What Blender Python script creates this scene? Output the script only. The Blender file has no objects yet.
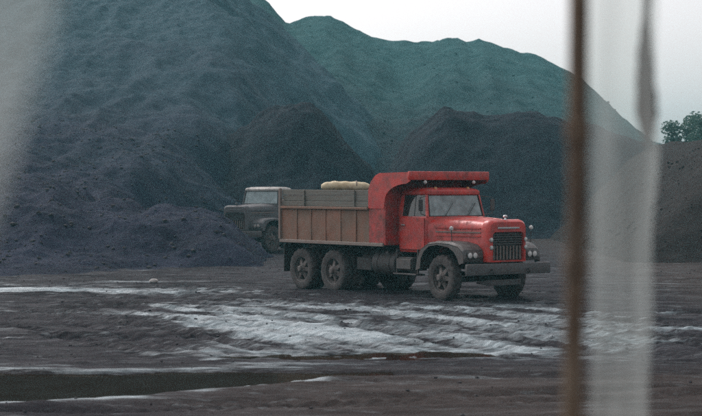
import bpy, bmesh, math, random
import numpy as np
from mathutils import Vector, Matrix
R = math.radians
random.seed(7)

# ------------------------------------------------------------------ camera, sky, sun, exposure
sc = bpy.context.scene
C = bpy.context.collection
HC = 2.6
FPX = 1720.0
cam_d = bpy.data.cameras.new('camera')
cam = bpy.data.objects.new('camera', cam_d)
C.objects.link(cam)
cam.location = (0, 0, HC)
cam.rotation_euler = (R(90) - math.atan(20 / FPX), 0, 0)
cam_d.sensor_width = 36
cam_d.lens = 36 * FPX / 702
cam_d.clip_start = 0.05
cam_d.clip_end = 5000
cam_d.dof.use_dof = True
cam_d.dof.focus_distance = 42
cam_d.dof.aperture_fstop = 2.9
sc.camera = cam

SUN_EL, SUN_AZ = R(46), R(-138)
world = bpy.data.worlds.new('World')
sc.world = world
world.use_nodes = True
wn = world.node_tree.nodes
wl = world.node_tree.links
wn.clear()
sky = wn.new('ShaderNodeTexSky')
sky.sky_type = 'NISHITA'
sky.sun_disc = False
sky.sun_elevation = SUN_EL
sky.sun_rotation = R(180) - SUN_AZ
sky.air_density = 1.0
sky.dust_density = 4.0
hs = wn.new('ShaderNodeHueSaturation')
hs.inputs['Saturation'].default_value = 0.12
tint = wn.new('ShaderNodeMix')
tint.data_type = 'RGBA'
tint.blend_type = 'MULTIPLY'
tint.inputs['Factor'].default_value = 1
tint.inputs['B'].default_value = (1.0, 0.945, 0.96, 1)
bg = wn.new('ShaderNodeBackground')
bg.inputs['Strength'].default_value = 0.15
wo = wn.new('ShaderNodeOutputWorld')
wl.new(sky.outputs['Color'], hs.inputs['Color'])
wl.new(hs.outputs['Color'], tint.inputs['A'])
wl.new(tint.outputs['Result'], bg.inputs['Color'])
wl.new(bg.outputs['Background'], wo.inputs['Surface'])

sun_d = bpy.data.lights.new('sun', 'SUN')
sun_d.energy = 0.5
sun_d.angle = R(25)
sun_d.color = (1.0, 0.95, 0.9)
sun = bpy.data.objects.new('sun', sun_d)
C.objects.link(sun)
# soft overcast light from beyond the ridge, left of the view
sun.rotation_euler = (R(90) - SUN_EL, 0, SUN_AZ)

sc.view_settings.view_transform = 'Standard'
sc.view_settings.look = 'None'
sc.view_settings.exposure = 0.62
sc.view_settings.gamma = 1.0
sc.view_settings.use_curve_mapping = False
sc.cycles.max_bounces = 8
sc.cycles.transparent_max_bounces = 12
sc.cycles.volume_bounces = 2
sc.cycles.use_denoising = False

# ------------------------------------------------------------------ helpers
def hash2(ix, iy, seed):
    n = (ix.astype(np.int64) * 374761393 + iy.astype(np.int64) * 668265263 + seed * 974711) & 0x7fffffff
    n = ((n ^ (n >> 13)) * 1274126177) & 0x7fffffff
    n = (n ^ (n >> 16)) & 0xffff
    return n / 65535.0

def vnoise(x, y, seed=0):
    ix = np.floor(x); iy = np.floor(y)
    fx = x - ix; fy = y - iy
    fx = fx * fx * fx * (fx * (fx * 6 - 15) + 10)
    fy = fy * fy * fy * (fy * (fy * 6 - 15) + 10)
    a = hash2(ix, iy, seed); b = hash2(ix + 1, iy, seed)
    c = hash2(ix, iy + 1, seed); d = hash2(ix + 1, iy + 1, seed)
    return (a + (b - a) * fx) * (1 - fy) + (c + (d - c) * fx) * fy

def fbm(x, y, oct=4, seed=0, gain=0.5):
    s = 0; a = 1; t = 0
    for o in range(oct):
        ca, sa = math.cos(o * 0.9), math.sin(o * 0.9)
        s = s + a * (vnoise((x * ca - y * sa) * 2 ** o + 17.3 * o, (x * sa + y * ca) * 2 ** o - 9.1 * o, seed + o) - 0.5)
        t += a; a *= gain
    return s / t * 2      # about -1 .. 1

def fbma(x, y, oct=4, seed=0, gain=0.5):   # axis aligned, keeps a stretch direction
    s = 0; a = 1; t = 0
    for o in range(oct):
        s = s + a * (vnoise(x * 2 ** o + 17.3 * o, y * 2 ** o - 9.1 * o, seed + o) - 0.5)
        t += a; a *= gain
    return s / t * 2

def sstep(a, b, x):
    t = np.clip((x - a) / (b - a), 0, 1)
    return t * t * (3 - 2 * t)

def smin(a, b, k):
    h = np.clip(0.5 + 0.5 * (b - a) / k, 0, 1)
    return b + (a - b) * h - k * h * (1 - h)

def tag(o, label=None, cat=None, group=None, kind=None):
    if label: o['label'] = label
    if cat: o['category'] = cat
    if group: o['group'] = group
    if kind: o['kind'] = kind
    return o

def empty(name, loc=(0, 0, 0), rz=0):
    o = bpy.data.objects.new(name, None)
    o.location = loc
    o.rotation_euler = (0, 0, rz)
    o.empty_display_size = 0.3
    C.objects.link(o)
    return o

def mesh_obj(name, verts, faces, material, parent=None, smooth=None):
    me = bpy.data.meshes.new(name)
    me.from_pydata([tuple(v) for v in verts], [], faces)
    me.update()
    if smooth is not None:
        me.shade_smooth()
        me.set_sharp_from_angle(angle=R(smooth))
    me.materials.append(material)
    o = bpy.data.objects.new(name, me)
    C.objects.link(o)
    if parent: o.parent = parent
    return o

def grid_obj(name, xs, ys, Z, material, X=None, Y=None, attrs=None):
    ny, nx = Z.shape
    if X is None:
        X, Y = np.meshgrid(xs, ys)
    co = np.stack([X, Y, Z], -1).reshape(-1, 3).astype(np.float32)
    i = np.arange(ny * nx).reshape(ny, nx)
    f = np.stack([i[:-1, :-1], i[:-1, 1:], i[1:, 1:], i[1:, :-1]], -1).reshape(-1, 4).astype(np.int32)
    me = bpy.data.meshes.new(name)
    me.vertices.add(len(co)); me.vertices.foreach_set('co', co.ravel())
    me.loops.add(f.size); me.loops.foreach_set('vertex_index', f.ravel())
    me.polygons.add(len(f))
    me.polygons.foreach_set('loop_start', np.arange(0, f.size, 4, dtype=np.int32))
    me.polygons.foreach_set('loop_total', np.full(len(f), 4, dtype=np.int32))
    me.update(calc_edges=True)
    me.shade_smooth()
    for k, v in (attrs or {}).items():
        at = me.attributes.new(k, 'FLOAT', 'POINT')
        at.data.foreach_set('value', v.ravel().astype(np.float32))
    me.materials.append(material)
    o = bpy.data.objects.new(name, me)
    C.objects.link(o)
    return o

class MB:
    """collects shapes, builds ONE mesh object"""
    def __init__(s): s.bm = bmesh.new()
    def _join(s, b):
        me = bpy.data.meshes.new('tmp'); b.to_mesh(me); b.free()
        s.bm.from_mesh(me); bpy.data.meshes.remove(me); return s
    def box(s, x0, x1, y0, y1, z0, z1, bev=0.0, seg=1):
        b = bmesh.new()
        bmesh.ops.create_cube(b, size=1)
        for v in b.verts:
            v.co = Vector(((x0 + x1) / 2 + v.co.x * (x1 - x0), (y0 + y1) / 2 + v.co.y * (y1 - y0), (z0 + z1) / 2 + v.co.z * (z1 - z0)))
        if bev: bmesh.ops.bevel(b, geom=b.edges[:], offset=bev, segments=seg, affect='EDGES', profile=0.5)
        return s._join(b)
    def hexa(s, pts, bev=0.0, seg=1):
        """8 points: bottom ring of 4, then top ring of 4"""
        b = bmesh.new()
        v = [b.verts.new(p) for p in pts]
        for f in ((0, 3, 2, 1), (4, 5, 6, 7), (0, 1, 5, 4), (1, 2, 6, 5), (2, 3, 7, 6), (3, 0, 4, 7)):
            b.faces.new([v[i] for i in f])
        bmesh.ops.recalc_face_normals(b, faces=b.faces[:])
        if bev: bmesh.ops.bevel(b, geom=b.edges[:], offset=bev, segments=seg, affect='EDGES', profile=0.5)
        return s._join(b)
    def cyl(s, p0, p1, r0, r1=None, n=12, caps=True):
        p0 = Vector(p0); p1 = Vector(p1); r1 = r0 if r1 is None else r1
        d = (p1 - p0).normalized()
        u = d.orthogonal().normalized(); w = d.cross(u)
        b = bmesh.new()
        A = [b.verts.new(p0 + (u * math.cos(2 * math.pi * i / n) + w * math.sin(2 * math.pi * i / n)) * r0) for i in range(n)]
        B = [b.verts.new(p1 + (u * math.cos(2 * math.pi * i / n) + w * math.sin(2 * math.pi * i / n)) * r1) for i in range(n)]
        for i in range(n): b.faces.new((A[i], A[(i + 1) % n], B[(i + 1) % n], B[i]))
        if caps: b.faces.new(A[::-1]); b.faces.new(B)
        bmesh.ops.recalc_face_normals(b, faces=b.faces[:])
        return s._join(b)
    def tube(s, pts, r, n=8):
        pts = [Vector(p) for p in pts]
        rs = r if isinstance(r, (list, tuple)) else [r] * len(pts)
        b = bmesh.new(); rings = []
        u = None
        for k, p in enumerate(pts):
            d = (pts[min(k + 1, len(pts) - 1)] - pts[max(k - 1, 0)]).normalized()
            if u is None: u = d.orthogonal().normalized()
            u = (u - d * u.dot(d)).normalized(); w = d.cross(u)
            rings.append([b.verts.new(p + (u * math.cos(2 * math.pi * i / n) + w * math.sin(2 * math.pi * i / n)) * rs[k]) for i in range(n)])
        for A, B in zip(rings, rings[1:]):
            for i in range(n): b.faces.new((A[i], A[(i + 1) % n], B[(i + 1) % n], B[i]))
        b.faces.new(rings[0][::-1]); b.faces.new(rings[-1])
        bmesh.ops.recalc_face_normals(b, faces=b.faces[:])
        return s._join(b)
    def lathe(s, prof, n=32, axis='y', c=(0, 0, 0), closed=False, rmod=None):
        """prof: list of (r, t): radius and place along the axis"""
        b = bmesh.new(); rings = []
        for j, (r, t) in enumerate(prof):
            ring = []
            for i in range(n):
                a = 2 * math.pi * i / n
                rr = r + (rmod(i, j) if rmod else 0)
                q = {'y': (rr * math.cos(a), t, rr * math.sin(a)), 'x': (t, rr * math.cos(a), rr * math.sin(a)), 'z': (rr * math.cos(a), rr * math.sin(a), t)}[axis]
                ring.append(b.verts.new(Vector(q) + Vector(c)))
            rings.append(ring)
        pairs = list(zip(rings, rings[1:])) + ([(rings[-1], rings[0])] if closed else [])
        for A, B in pairs:
            for i in range(n): b.faces.new((A[i], A[(i + 1) % n], B[(i + 1) % n], B[i]))
        if not closed:
            if prof[0][0] > 1e-4: b.faces.new(rings[0][::-1])
            if prof[-1][0] > 1e-4: b.faces.new(rings[-1])
        bmesh.ops.recalc_face_normals(b, faces=b.faces[:])
        return s._join(b)
    def prism(s, poly, y0, y1, plane='xz', bev=0.0):
        """closed polygon in a plane, extruded"""
        b = bmesh.new()
        def P(p, t): return {'xz': (p[0], t, p[1]), 'yz': (t, p[0], p[1]), 'xy': (p[0], p[1], t)}[plane]
        A = [b.verts.new(P(p, y0)) for p in poly]; B = [b.verts.new(P(p, y1)) for p in poly]
        b.faces.new(A); b.faces.new(B[::-1])
        n = len(poly)
        for i in range(n): b.faces.new((A[i], B[i], B[(i + 1) % n], A[(i + 1) % n]))
        bmesh.ops.recalc_face_normals(b, faces=b.faces[:])
        if bev: bmesh.ops.bevel(b, geom=b.edges[:], offset=bev, segments=1, affect='EDGES')
        return s._join(b)
    def loft(s, rings, caps=True):
        b = bmesh.new()
        V = [[b.verts.new(p) for p in r] for r in rings]
        n = len(V[0])
        for A, B in zip(V, V[1:]):
            for i in range(n): b.faces.new((A[i], A[(i + 1) % n], B[(i + 1) % n], B[i]))
        if caps: b.faces.new(V[0][::-1]); b.faces.new(V[-1])
        bmesh.ops.recalc_face_normals(b, faces=b.faces[:])
        return s._join(b)
    def strip(s, A, B, t):
        """thick shell between two rails of points; t = thickness vector"""
        t = Vector(t)
        rings = [[Vector(a), Vector(b_), Vector(b_) + t, Vector(a) + t] for a, b_ in zip(A, B)]
        return s.loft(rings)
    def build(s, name, material, parent=None, smooth=35):
        me = bpy.data.meshes.new(name)
        s.bm.to_mesh(me); s.bm.free()
        if smooth is not None:
            me.shade_smooth(); me.set_sharp_from_angle(angle=R(smooth))
        me.materials.append(material)
        o = bpy.data.objects.new(name, me)
        C.objects.link(o)
        if parent: o.parent = parent
        return o

# ------------------------------------------------------------------ materials
def new_mat(name):
    m = bpy.data.materials.new(name); m.use_nodes = True
    nt = m.node_tree; nt.nodes.clear()
    out = nt.nodes.new('ShaderNodeOutputMaterial')
    return m, nt, out

def noise(nt, vec, scale, detail=5, rough=0.6):
    n = nt.nodes.new('ShaderNodeTexNoise')
    n.inputs['Scale'].default_value = scale
    n.inputs['Detail'].default_value = detail
    n.inputs['Roughness'].default_value = rough
    nt.links.new(vec, n.inputs['Vector'])
    return n.outputs['Fac']

def ramp(nt, fac, a, b, va=0.0, vb=1.0):
    n = nt.nodes.new('ShaderNodeMapRange')
    n.inputs['From Min'].default_value = a; n.inputs['From Max'].default_value = b
    n.inputs['To Min'].default_value = va; n.inputs['To Max'].default_value = vb
    nt.links.new(fac, n.inputs['Value'])
    return n.outputs['Result']

def mixc(nt, fac, a, b):
    n = nt.nodes.new('ShaderNodeMix'); n.data_type = 'RGBA'
    for k, v in (('A', a), ('B', b)):
        if isinstance(v, (tuple, list)): n.inputs[k].default_value = (*v[:3], 1)
        else: nt.links.new(v, n.inputs[k])
    if isinstance(fac, (int, float)): n.inputs['Factor'].default_value = fac
    else: nt.links.new(fac, n.inputs['Factor'])
    return n.outputs['Result']

def math_n(nt, op, a, b):
    n = nt.nodes.new('ShaderNodeMath'); n.operation = op
    for k, v in ((0, a), (1, b)):
        if isinstance(v, (int, float)): n.inputs[k].default_value = v
        else: nt.links.new(v, n.inputs[k])
    return n.outputs[0]

def paint(name, base, alt=None, dust=None, dust_amt=0.4, rough=0.5, metal=0.0, scale=3.0, bump=0.15, bscale=40, stretch=None, spec=0.5):
    """a painted, rusty or dusty surface: two tones in patches, dust in a second pattern, fine relief"""
    m, nt, out = new_mat(name)
    tc = nt.nodes.new('ShaderNodeTexCoord')
    mp = nt.nodes.new('ShaderNodeMapping')
    nt.links.new(tc.outputs['Object'], mp.inputs['Vector'])
    if stretch: mp.inputs['Scale'].default_value = stretch
    v = mp.outputs['Vector']
    alt = alt or tuple(c * 0.6 for c in base)
    col = mixc(nt, ramp(nt, noise(nt, v, scale), 0.38, 0.66), base, alt)
    rg = rough
    if dust:
        d = ramp(nt, noise(nt, v, scale * 2.3, 8, 0.7), 0.62 - dust_amt * 0.5, 0.78 - dust_amt * 0.25)
        d = math_n(nt, 'MULTIPLY', d, min(1, 0.45 + dust_amt))
        col = mixc(nt, d, col, dust)
        rg = ramp(nt, d, 0, 1, rough, 0.92)
    p = nt.nodes.new('ShaderNodeBsdfPrincipled')
    nt.links.new(col, p.inputs['Base Color'])
    if isinstance(rg, float): p.inputs['Roughness'].default_value = rg
    else: nt.links.new(rg, p.inputs['Roughness'])
    p.inputs['Metallic'].default_value = metal
    p.inputs['Specular IOR Level'].default_value = spec
    bp = nt.nodes.new('ShaderNodeBump')
    bp.inputs['Strength'].default_value = bump
    bp.inputs['Distance'].default_value = 0.02
    nt.links.new(noise(nt, v, bscale, 4), bp.inputs['Height'])
    nt.links.new(bp.outputs['Normal'], p.inputs['Normal'])
    nt.links.new(p.outputs['BSDF'], out.inputs['Surface'])
    return m

def soil(name, cols, scale, bump=0.6, bscale=1.5, rough=0.85, dist=0.3, haze_cols=None, y0=0, y1=1):
    """loose spoil: three tones at two sizes, with lumpy relief"""
    m, nt, out = new_mat(name)
    tc = nt.nodes.new('ShaderNodeTexCoord'); v = tc.outputs['Object']
    c = mixc(nt, ramp(nt, noise(nt, v, scale, 6, 0.65), 0.36, 0.64), cols[0], cols[1])
    c = mixc(nt, ramp(nt, noise(nt, v, scale * 14, 5, 0.75), 0.52, 0.72), c, cols[2])
    if haze_cols:      # haze put into the colour: tones shift to teal further back
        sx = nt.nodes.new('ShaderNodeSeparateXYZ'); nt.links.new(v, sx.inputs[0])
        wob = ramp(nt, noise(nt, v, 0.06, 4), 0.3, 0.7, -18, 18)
        haze_col = mixc(nt, ramp(nt, noise(nt, v, scale * 6, 6, 0.7), 0.4, 0.65), haze_cols[0], haze_cols[1])
        c = mixc(nt, ramp(nt, math_n(nt, 'ADD', sx.outputs['Y'], wob), y0, y1), c, haze_col)
    p = nt.nodes.new('ShaderNodeBsdfPrincipled')
    nt.links.new(c, p.inputs['Base Color'])
    p.inputs['Roughness'].default_value = rough
    p.inputs['Specular IOR Level'].default_value = 0.08
    bp = nt.nodes.new('ShaderNodeBump')
    bp.inputs['Strength'].default_value = bump
    bp.inputs['Distance'].default_value = dist
    nt.links.new(noise(nt, v, bscale, 9, 0.75), bp.inputs['Height'])
    nt.links.new(bp.outputs['Normal'], p.inputs['Normal'])
    nt.links.new(p.outputs['BSDF'], out.inputs['Surface'])
    return m

def glass(name, tintc, clear=0.45, dirt=(0.25, 0.27, 0.27), dirt_amt=0.25):
    """dusty window glass: see-through, glossy, with a film of dirt"""
    m, nt, out = new_mat(name)
    tc = nt.nodes.new('ShaderNodeTexCoord')
    tr = nt.nodes.new('ShaderNodeBsdfTransparent'); tr.inputs['Color'].default_value = (*tintc, 1)
    gl = nt.nodes.new('ShaderNodeBsdfGlossy'); gl.inputs['Roughness'].default_value = 0.06
    df = nt.nodes.new('ShaderNodeBsdfDiffuse'); df.inputs['Color'].default_value = (*dirt, 1)
    fr = nt.nodes.new('ShaderNodeFresnel'); fr.inputs['IOR'].default_value = 1.6
    m1 = nt.nodes.new('ShaderNodeMixShader'); m2 = nt.nodes.new('ShaderNodeMixShader')
    nt.links.new(ramp(nt, noise(nt, tc.outputs['Object'], 4, 6), 0.3, 0.7, dirt_amt * 0.5, dirt_amt * 1.5), m1.inputs[0])
    nt.links.new(tr.outputs[0], m1.inputs[1]); nt.links.new(df.outputs[0], m1.inputs[2])
    nt.links.new(fr.outputs[0], m2.inputs[0])
    nt.links.new(m1.outputs[0], m2.inputs[1]); nt.links.new(gl.outputs[0], m2.inputs[2])
    nt.links.new(m2.outputs[0], out.inputs['Surface'])
    return m

DUST = (0.13, 0.11, 0.10)
M = {}
M['red'] = paint('faded_red_paint', (0.52, 0.042, 0.030), (0.36, 0.024, 0.022), (0.11, 0.06, 0.05), 0.34, 0.34, scale=2.2, bump=0.05)
M['red_bed'] = paint('chipped_red_bed_paint', (0.44, 0.035, 0.03), (0.27, 0.023, 0.022), (0.10, 0.055, 0.045), 0.45, 0.5, scale=2.6, bump=0.1)
M['rust'] = paint('rusty_brown_bed_steel', (0.14, 0.080, 0.052), (0.23, 0.098, 0.060), (0.17, 0.125, 0.092), 0.38, 0.75, scale=2.0, bump=0.2, stretch=(1, 1, 0.55))
M['rail'] = paint('scuffed_bed_rail', (0.20, 0.155, 0.13), (0.16, 0.10, 0.08), (0.22, 0.19, 0.17), 0.5, 0.7, scale=3)
M['board'] = paint('weathered_grey_green_board', (0.15, 0.155, 0.135), (0.10, 0.105, 0.09), (0.14, 0.115, 0.095), 0.5, 0.85, scale=2.5, bump=0.3, stretch=(0.25, 1, 3))
M['black'] = paint('grimy_black_steel', (0.018, 0.017, 0.018), (0.03, 0.027, 0.026), (0.055, 0.048, 0.045), 0.35, 0.6, scale=3)
M['fender'] = paint('dusty_dark_grey_paint', (0.07, 0.063, 0.06), (0.05, 0.045, 0.045), (0.12, 0.10, 0.09), 0.35, 0.4, scale=2.5, bump=0.06)
M['bumper'] = paint('dull_grey_steel_bumper', (0.075, 0.073, 0.078), (0.045, 0.043, 0.046), (0.10, 0.085, 0.077), 0.42, 0.45, scale=3, bump=0.12)
M['rubber'] = paint('muddy_rubber', (0.022, 0.020, 0.020), (0.036, 0.032, 0.032), (0.085, 0.073, 0.069), 0.5, 0.9, scale=4, bump=0.4, bscale=25)
M['wheelrim'] = paint('muddy_wheel_steel', (0.10, 0.085, 0.08), (0.07, 0.06, 0.058), (0.14, 0.12, 0.11), 0.5, 0.7, scale=5)
M['tank'] = paint('dull_tank_metal', (0.04, 0.038, 0.038), (0.028, 0.026, 0.026), (0.06, 0.052, 0.048), 0.4, 0.7)
M['chrome'] = paint('worn_bright_metal', (0.6, 0.6, 0.6), (0.45, 0.45, 0.45), (0.3, 0.28, 0.26), 0.15, 0.22, metal=0.9, bump=0.02)
M['lens'] = paint('pale_lamp_lens', (0.55, 0.55, 0.53), (0.42, 0.42, 0.41), None, 0, 0.12, bump=0.02)
M['amber'] = paint('amber_lamp_lens', (0.45, 0.2, 0.06), (0.35, 0.15, 0.05), None, 0, 0.2, bump=0.02)
M['inside'] = paint('dark_cab_lining', (0.035, 0.035, 0.038), (0.025, 0.025, 0.028), None, 0, 0.8)
M['glass'] = glass('dusty_sky_tone_windscreen', (0.55, 0.68, 0.68), dirt=(0.42, 0.52, 0.53), dirt_amt=0.45)  # pale teal dirt tone partly paints in the sky's reflection
M['glass_side'] = glass('dusty_side_glass', (0.5, 0.58, 0.56), dirt=(0.12, 0.13, 0.13), dirt_amt=0.2)
M['cream'] = paint('cream_canvas', (0.58, 0.48, 0.30), (0.64, 0.56, 0.40), (0.36, 0.28, 0.18), 0.3, 0.9, scale=4, bump=0.4, bscale=18)
M['coal'] = soil('coal_load', [(0.028, 0.027, 0.029), (0.045, 0.042, 0.042), (0.075, 0.07, 0.068)], 1.2, 0.8, 4, 0.8, 0.1)
M['loader'] = paint('dusty_grey_machine_paint', (0.085, 0.084, 0.09), (0.055, 0.055, 0.06), (0.10, 0.095, 0.097), 0.5, 0.7, scale=2.5)
M['loader_roof'] = paint('pale_grey_roof_paint', (0.4, 0.38, 0.345), (0.24, 0.23, 0.215), (0.12, 0.115, 0.115), 0.42, 0.6, scale=3)
M['rod'] = paint('brown_rusted_pipe', (0.13, 0.086, 0.052), (0.038, 0.028, 0.021), (0.22, 0.17, 0.12), 0.35, 0.8, scale=13, bump=0.3, bscale=80, stretch=(1, 1, 0.4))
M['rope'] = paint('ragged_brown_cloth', (0.12, 0.098, 0.085), (0.055, 0.045, 0.04), None, 0, 0.95, scale=14, bump=0.8, bscale=160)
M['stone'] = paint('pale_stone', (0.5, 0.48, 0.46), (0.4, 0.38, 0.36), None, 0, 0.8, scale=10)
M['bark'] = paint('tree_bark', (0.06, 0.05, 0.042), (0.04, 0.034, 0.03), None, 0, 0.95, scale=6, bump=0.6, bscale=20)

M['heap_left'] = soil('near_spoil', [(0.010, 0.013, 0.029), (0.021, 0.026, 0.053), (0.052, 0.060, 0.098)], 0.35, 0.9, 1.1, 0.85, 0.5, [(0.018, 0.048, 0.068), (0.038, 0.080, 0.104)], 70, 138)  # second pair of tones paints haze onto the slope's far part
M['heap_dark'] = soil('fresh_dark_spoil', [(0.005, 0.009, 0.016), (0.009, 0.014, 0.023), (0.019, 0.025, 0.036)], 0.25, 0.8, 0.9, 0.9, 0.4)
M['heap_back'] = soil('ridge_spoil_hazed', [(0.007, 0.013, 0.021), (0.013, 0.021, 0.030), (0.028, 0.038, 0.046)], 0.12, 0.9, 0.5, 0.9, 0.8, [(0.017, 0.068, 0.073), (0.037, 0.103, 0.106)], 140, 222)  # dark to teal with distance: haze painted into the ridge colour
M['heap_brown'] = soil('brown_spoil', [(0.014, 0.012, 0.012), (0.026, 0.021, 0.020), (0.050, 0.041, 0.038)], 0.3, 0.8, 1.0, 0.9, 0.4)
M['rubble'] = soil('loose_rock', [(0.03, 0.028, 0.033), (0.05, 0.047, 0.052), (0.085, 0.082, 0.085)], 0.8, 0.5, 5, 0.8, 0.05)

def ground_mat():
    m, nt, out = new_mat('wet_mud_silt_glints')
    tc = nt.nodes.new('ShaderNodeTexCoord'); v = tc.outputs['Object']
    mp = nt.nodes.new('ShaderNodeMapping'); mp.inputs['Scale'].default_value = (0.35, 1.6, 1)
    nt.links.new(v, mp.inputs['Vector']); vs = mp.outputs['Vector']
    at = nt.nodes.new('ShaderNodeAttribute'); at.attribute_name = 'silt'  # pale silt together with painted wet glints
    ab = nt.nodes.new('ShaderNodeAttribute'); ab.attribute_name = 'brown'
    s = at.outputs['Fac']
    mud = mixc(nt, ramp(nt, noise(nt, vs, 0.9, 7, 0.65), 0.35, 0.65), (0.012, 0.011, 0.0135), (0.042, 0.039, 0.046))
    mudb = mixc(nt, ramp(nt, noise(nt, vs, 1.3, 7, 0.65), 0.35, 0.65), (0.034, 0.027, 0.025), (0.068, 0.056, 0.053))
    mud = mixc(nt, ab.outputs['Fac'], mud, mudb)
    mud = mixc(nt, ramp(nt, noise(nt, v, 9, 6, 0.75), 0.56, 0.75), mud, (0.052, 0.047, 0.049))
    silt_glint_col = mixc(nt, ramp(nt, noise(nt, vs, 2.2, 6, 0.7), 0.35, 0.65), (0.09, 0.13, 0.148), (0.245, 0.325, 0.35))  # silt colour, also used for the painted glints on wet mud
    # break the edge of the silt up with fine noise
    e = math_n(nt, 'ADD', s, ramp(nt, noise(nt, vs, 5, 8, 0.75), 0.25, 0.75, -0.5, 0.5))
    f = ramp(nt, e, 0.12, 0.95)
    c = mixc(nt, f, mud, silt_glint_col)
    p = nt.nodes.new('ShaderNodeBsdfPrincipled')
    nt.links.new(c, p.inputs['Base Color'])
    wet = ramp(nt, noise(nt, vs, 1.7, 6, 0.7), 0.35, 0.62, 0.75, 0.28)
    nt.links.new(wet, p.inputs['Roughness'])
    nt.links.new(ramp(nt, f, 0, 1, 0.04, 0.5), p.inputs['Specular IOR Level'])
    bp = nt.nodes.new('ShaderNodeBump')
    bp.inputs['Strength'].default_value = 0.65; bp.inputs['Distance'].default_value = 0.08
    hh = math_n(nt, 'ADD', noise(nt, vs, 4, 8, 0.75), math_n(nt, 'MULTIPLY', noise(nt, v, 12, 6, 0.7), 0.6))
    nt.links.new(hh, bp.inputs['Height'])
    nt.links.new(bp.outputs['Normal'], p.inputs['Normal'])
    # plain mud is mostly matt, silt keeps its wet gloss
    df = nt.nodes.new('ShaderNodeBsdfDiffuse'); df.inputs['Roughness'].default_value = 0.6
    nt.links.new(c, df.inputs['Color']); nt.links.new(bp.outputs['Normal'], df.inputs['Normal'])
    mx = nt.nodes.new('ShaderNodeMixShader')
    nt.links.new(ramp(nt, f, 0, 1, 0.42, 1.0), mx.inputs[0])
    nt.links.new(df.outputs[0], mx.inputs[1]); nt.links.new(p.outputs['BSDF'], mx.inputs[2])
    nt.links.new(mx.outputs[0], out.inputs['Surface'])
    return m
M['ground'] = ground_mat()

def water_mat():
    m, nt, out = new_mat('muddy_water')
    tc = nt.nodes.new('ShaderNodeTexCoord')
    # coal slurry: dark, with a skin of dust that dulls part of the mirror
    df = nt.nodes.new('ShaderNodeBsdfDiffuse'); df.inputs['Color'].default_value = (0.012, 0.010, 0.008, 1)
    gl = nt.nodes.new('ShaderNodeBsdfGlossy'); gl.inputs['Roughness'].default_value = 0.07
    gl.inputs['Color'].default_value = (0.75, 0.66, 0.56, 1)
    fr = nt.nodes.new('ShaderNodeFresnel'); fr.inputs['IOR'].default_value = 1.33
    skin = ramp(nt, noise(nt, tc.outputs['Object'], 1.3, 6, 0.7), 0.3, 0.7, 0.12, 0.5)
    bp = nt.nodes.new('ShaderNodeBump'); bp.inputs['Strength'].default_value = 0.03; bp.inputs['Distance'].default_value = 0.02
    nt.links.new(noise(nt, tc.outputs['Object'], 5, 3), bp.inputs['Height'])
    nt.links.new(bp.outputs['Normal'], gl.inputs['Normal']); nt.links.new(bp.outputs['Normal'], fr.inputs['Normal'])
    mx = nt.nodes.new('ShaderNodeMixShader')
    nt.links.new(math_n(nt, 'MULTIPLY', fr.outputs[0], skin), mx.inputs[0])
    nt.links.new(df.outputs[0], mx.inputs[1]); nt.links.new(gl.outputs[0], mx.inputs[2])
    nt.links.new(mx.outputs[0], out.inputs['Surface'])
    return m
M['water'] = water_mat()

def film_mat(name, cover, col):
    """grimy plastic film: part see-through, part milky"""
    m, nt, out = new_mat(name)
    tc = nt.nodes.new('ShaderNodeTexCoord'); v = tc.outputs['Object']
    mp = nt.nodes.new('ShaderNodeMapping'); mp.inputs['Scale'].default_value = (3, 3, 0.8)
    nt.links.new(v, mp.inputs['Vector'])
    tr = nt.nodes.new('ShaderNodeBsdfTransparent'); tr.inputs['Color'].default_value = (0.97, 1.0, 0.98, 1)
    df = nt.nodes.new('ShaderNodeBsdfDiffuse'); df.inputs['Color'].default_value = (*col, 1)
    tl = nt.nodes.new('ShaderNodeBsdfTranslucent'); tl.inputs['Color'].default_value = (*col, 1)
    mm = nt.nodes.new('ShaderNodeMixShader'); mm.inputs[0].default_value = 0.5
    nt.links.new(df.outputs[0], mm.inputs[1]); nt.links.new(tl.outputs[0], mm.inputs[2])
    m2 = nt.nodes.new('ShaderNodeMixShader')
    nt.links.new(ramp(nt, noise(nt, mp.outputs['Vector'], 1.6, 5), 0.3, 0.7, cover - 0.22, cover + 0.22), m2.inputs[0])
    nt.links.new(tr.outputs[0], m2.inputs[1]); nt.links.new(mm.outputs[0], m2.inputs[2])
    nt.links.new(m2.outputs[0], out.inputs['Surface'])
    return m
M['film'] = film_mat('grimy_plastic_film', 0.39, (0.50, 0.54, 0.52))

def leaf_mat(name, a, b):
    m, nt, out = new_mat(name)
    tc = nt.nodes.new('ShaderNodeTexCoord')
    c = mixc(nt, ramp(nt, noise(nt, tc.outputs['Object'], 2.0, 4), 0.35, 0.65), a, b)
    p = nt.nodes.new('ShaderNodeBsdfPrincipled'); p.inputs['Roughness'].default_value = 0.7
    nt.links.new(c, p.inputs['Base Color'])
    tl = nt.nodes.new('ShaderNodeBsdfTranslucent'); nt.links.new(c, tl.inputs['Color'])
    mm = nt.nodes.new('ShaderNodeMixShader'); mm.inputs[0].default_value = 0.3
    nt.links.new(p.outputs[0], mm.inputs[1]); nt.links.new(tl.outputs[0], mm.inputs[2])
    nt.links.new(mm.outputs[0], out.inputs['Surface'])
    return m
M['leaf'] = leaf_mat('tree_leaves', (0.05, 0.11, 0.085), (0.08, 0.145, 0.105))

# ------------------------------------------------------------------ the ground
def spaced(segs):
    out = []
    for a, b, st in segs:
        n = max(1, int(round((b - a) / st)))
        out += list(np.linspace(a, b, n, endpoint=False))
    out.append(segs[-1][1])
    return np.array(out)

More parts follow.
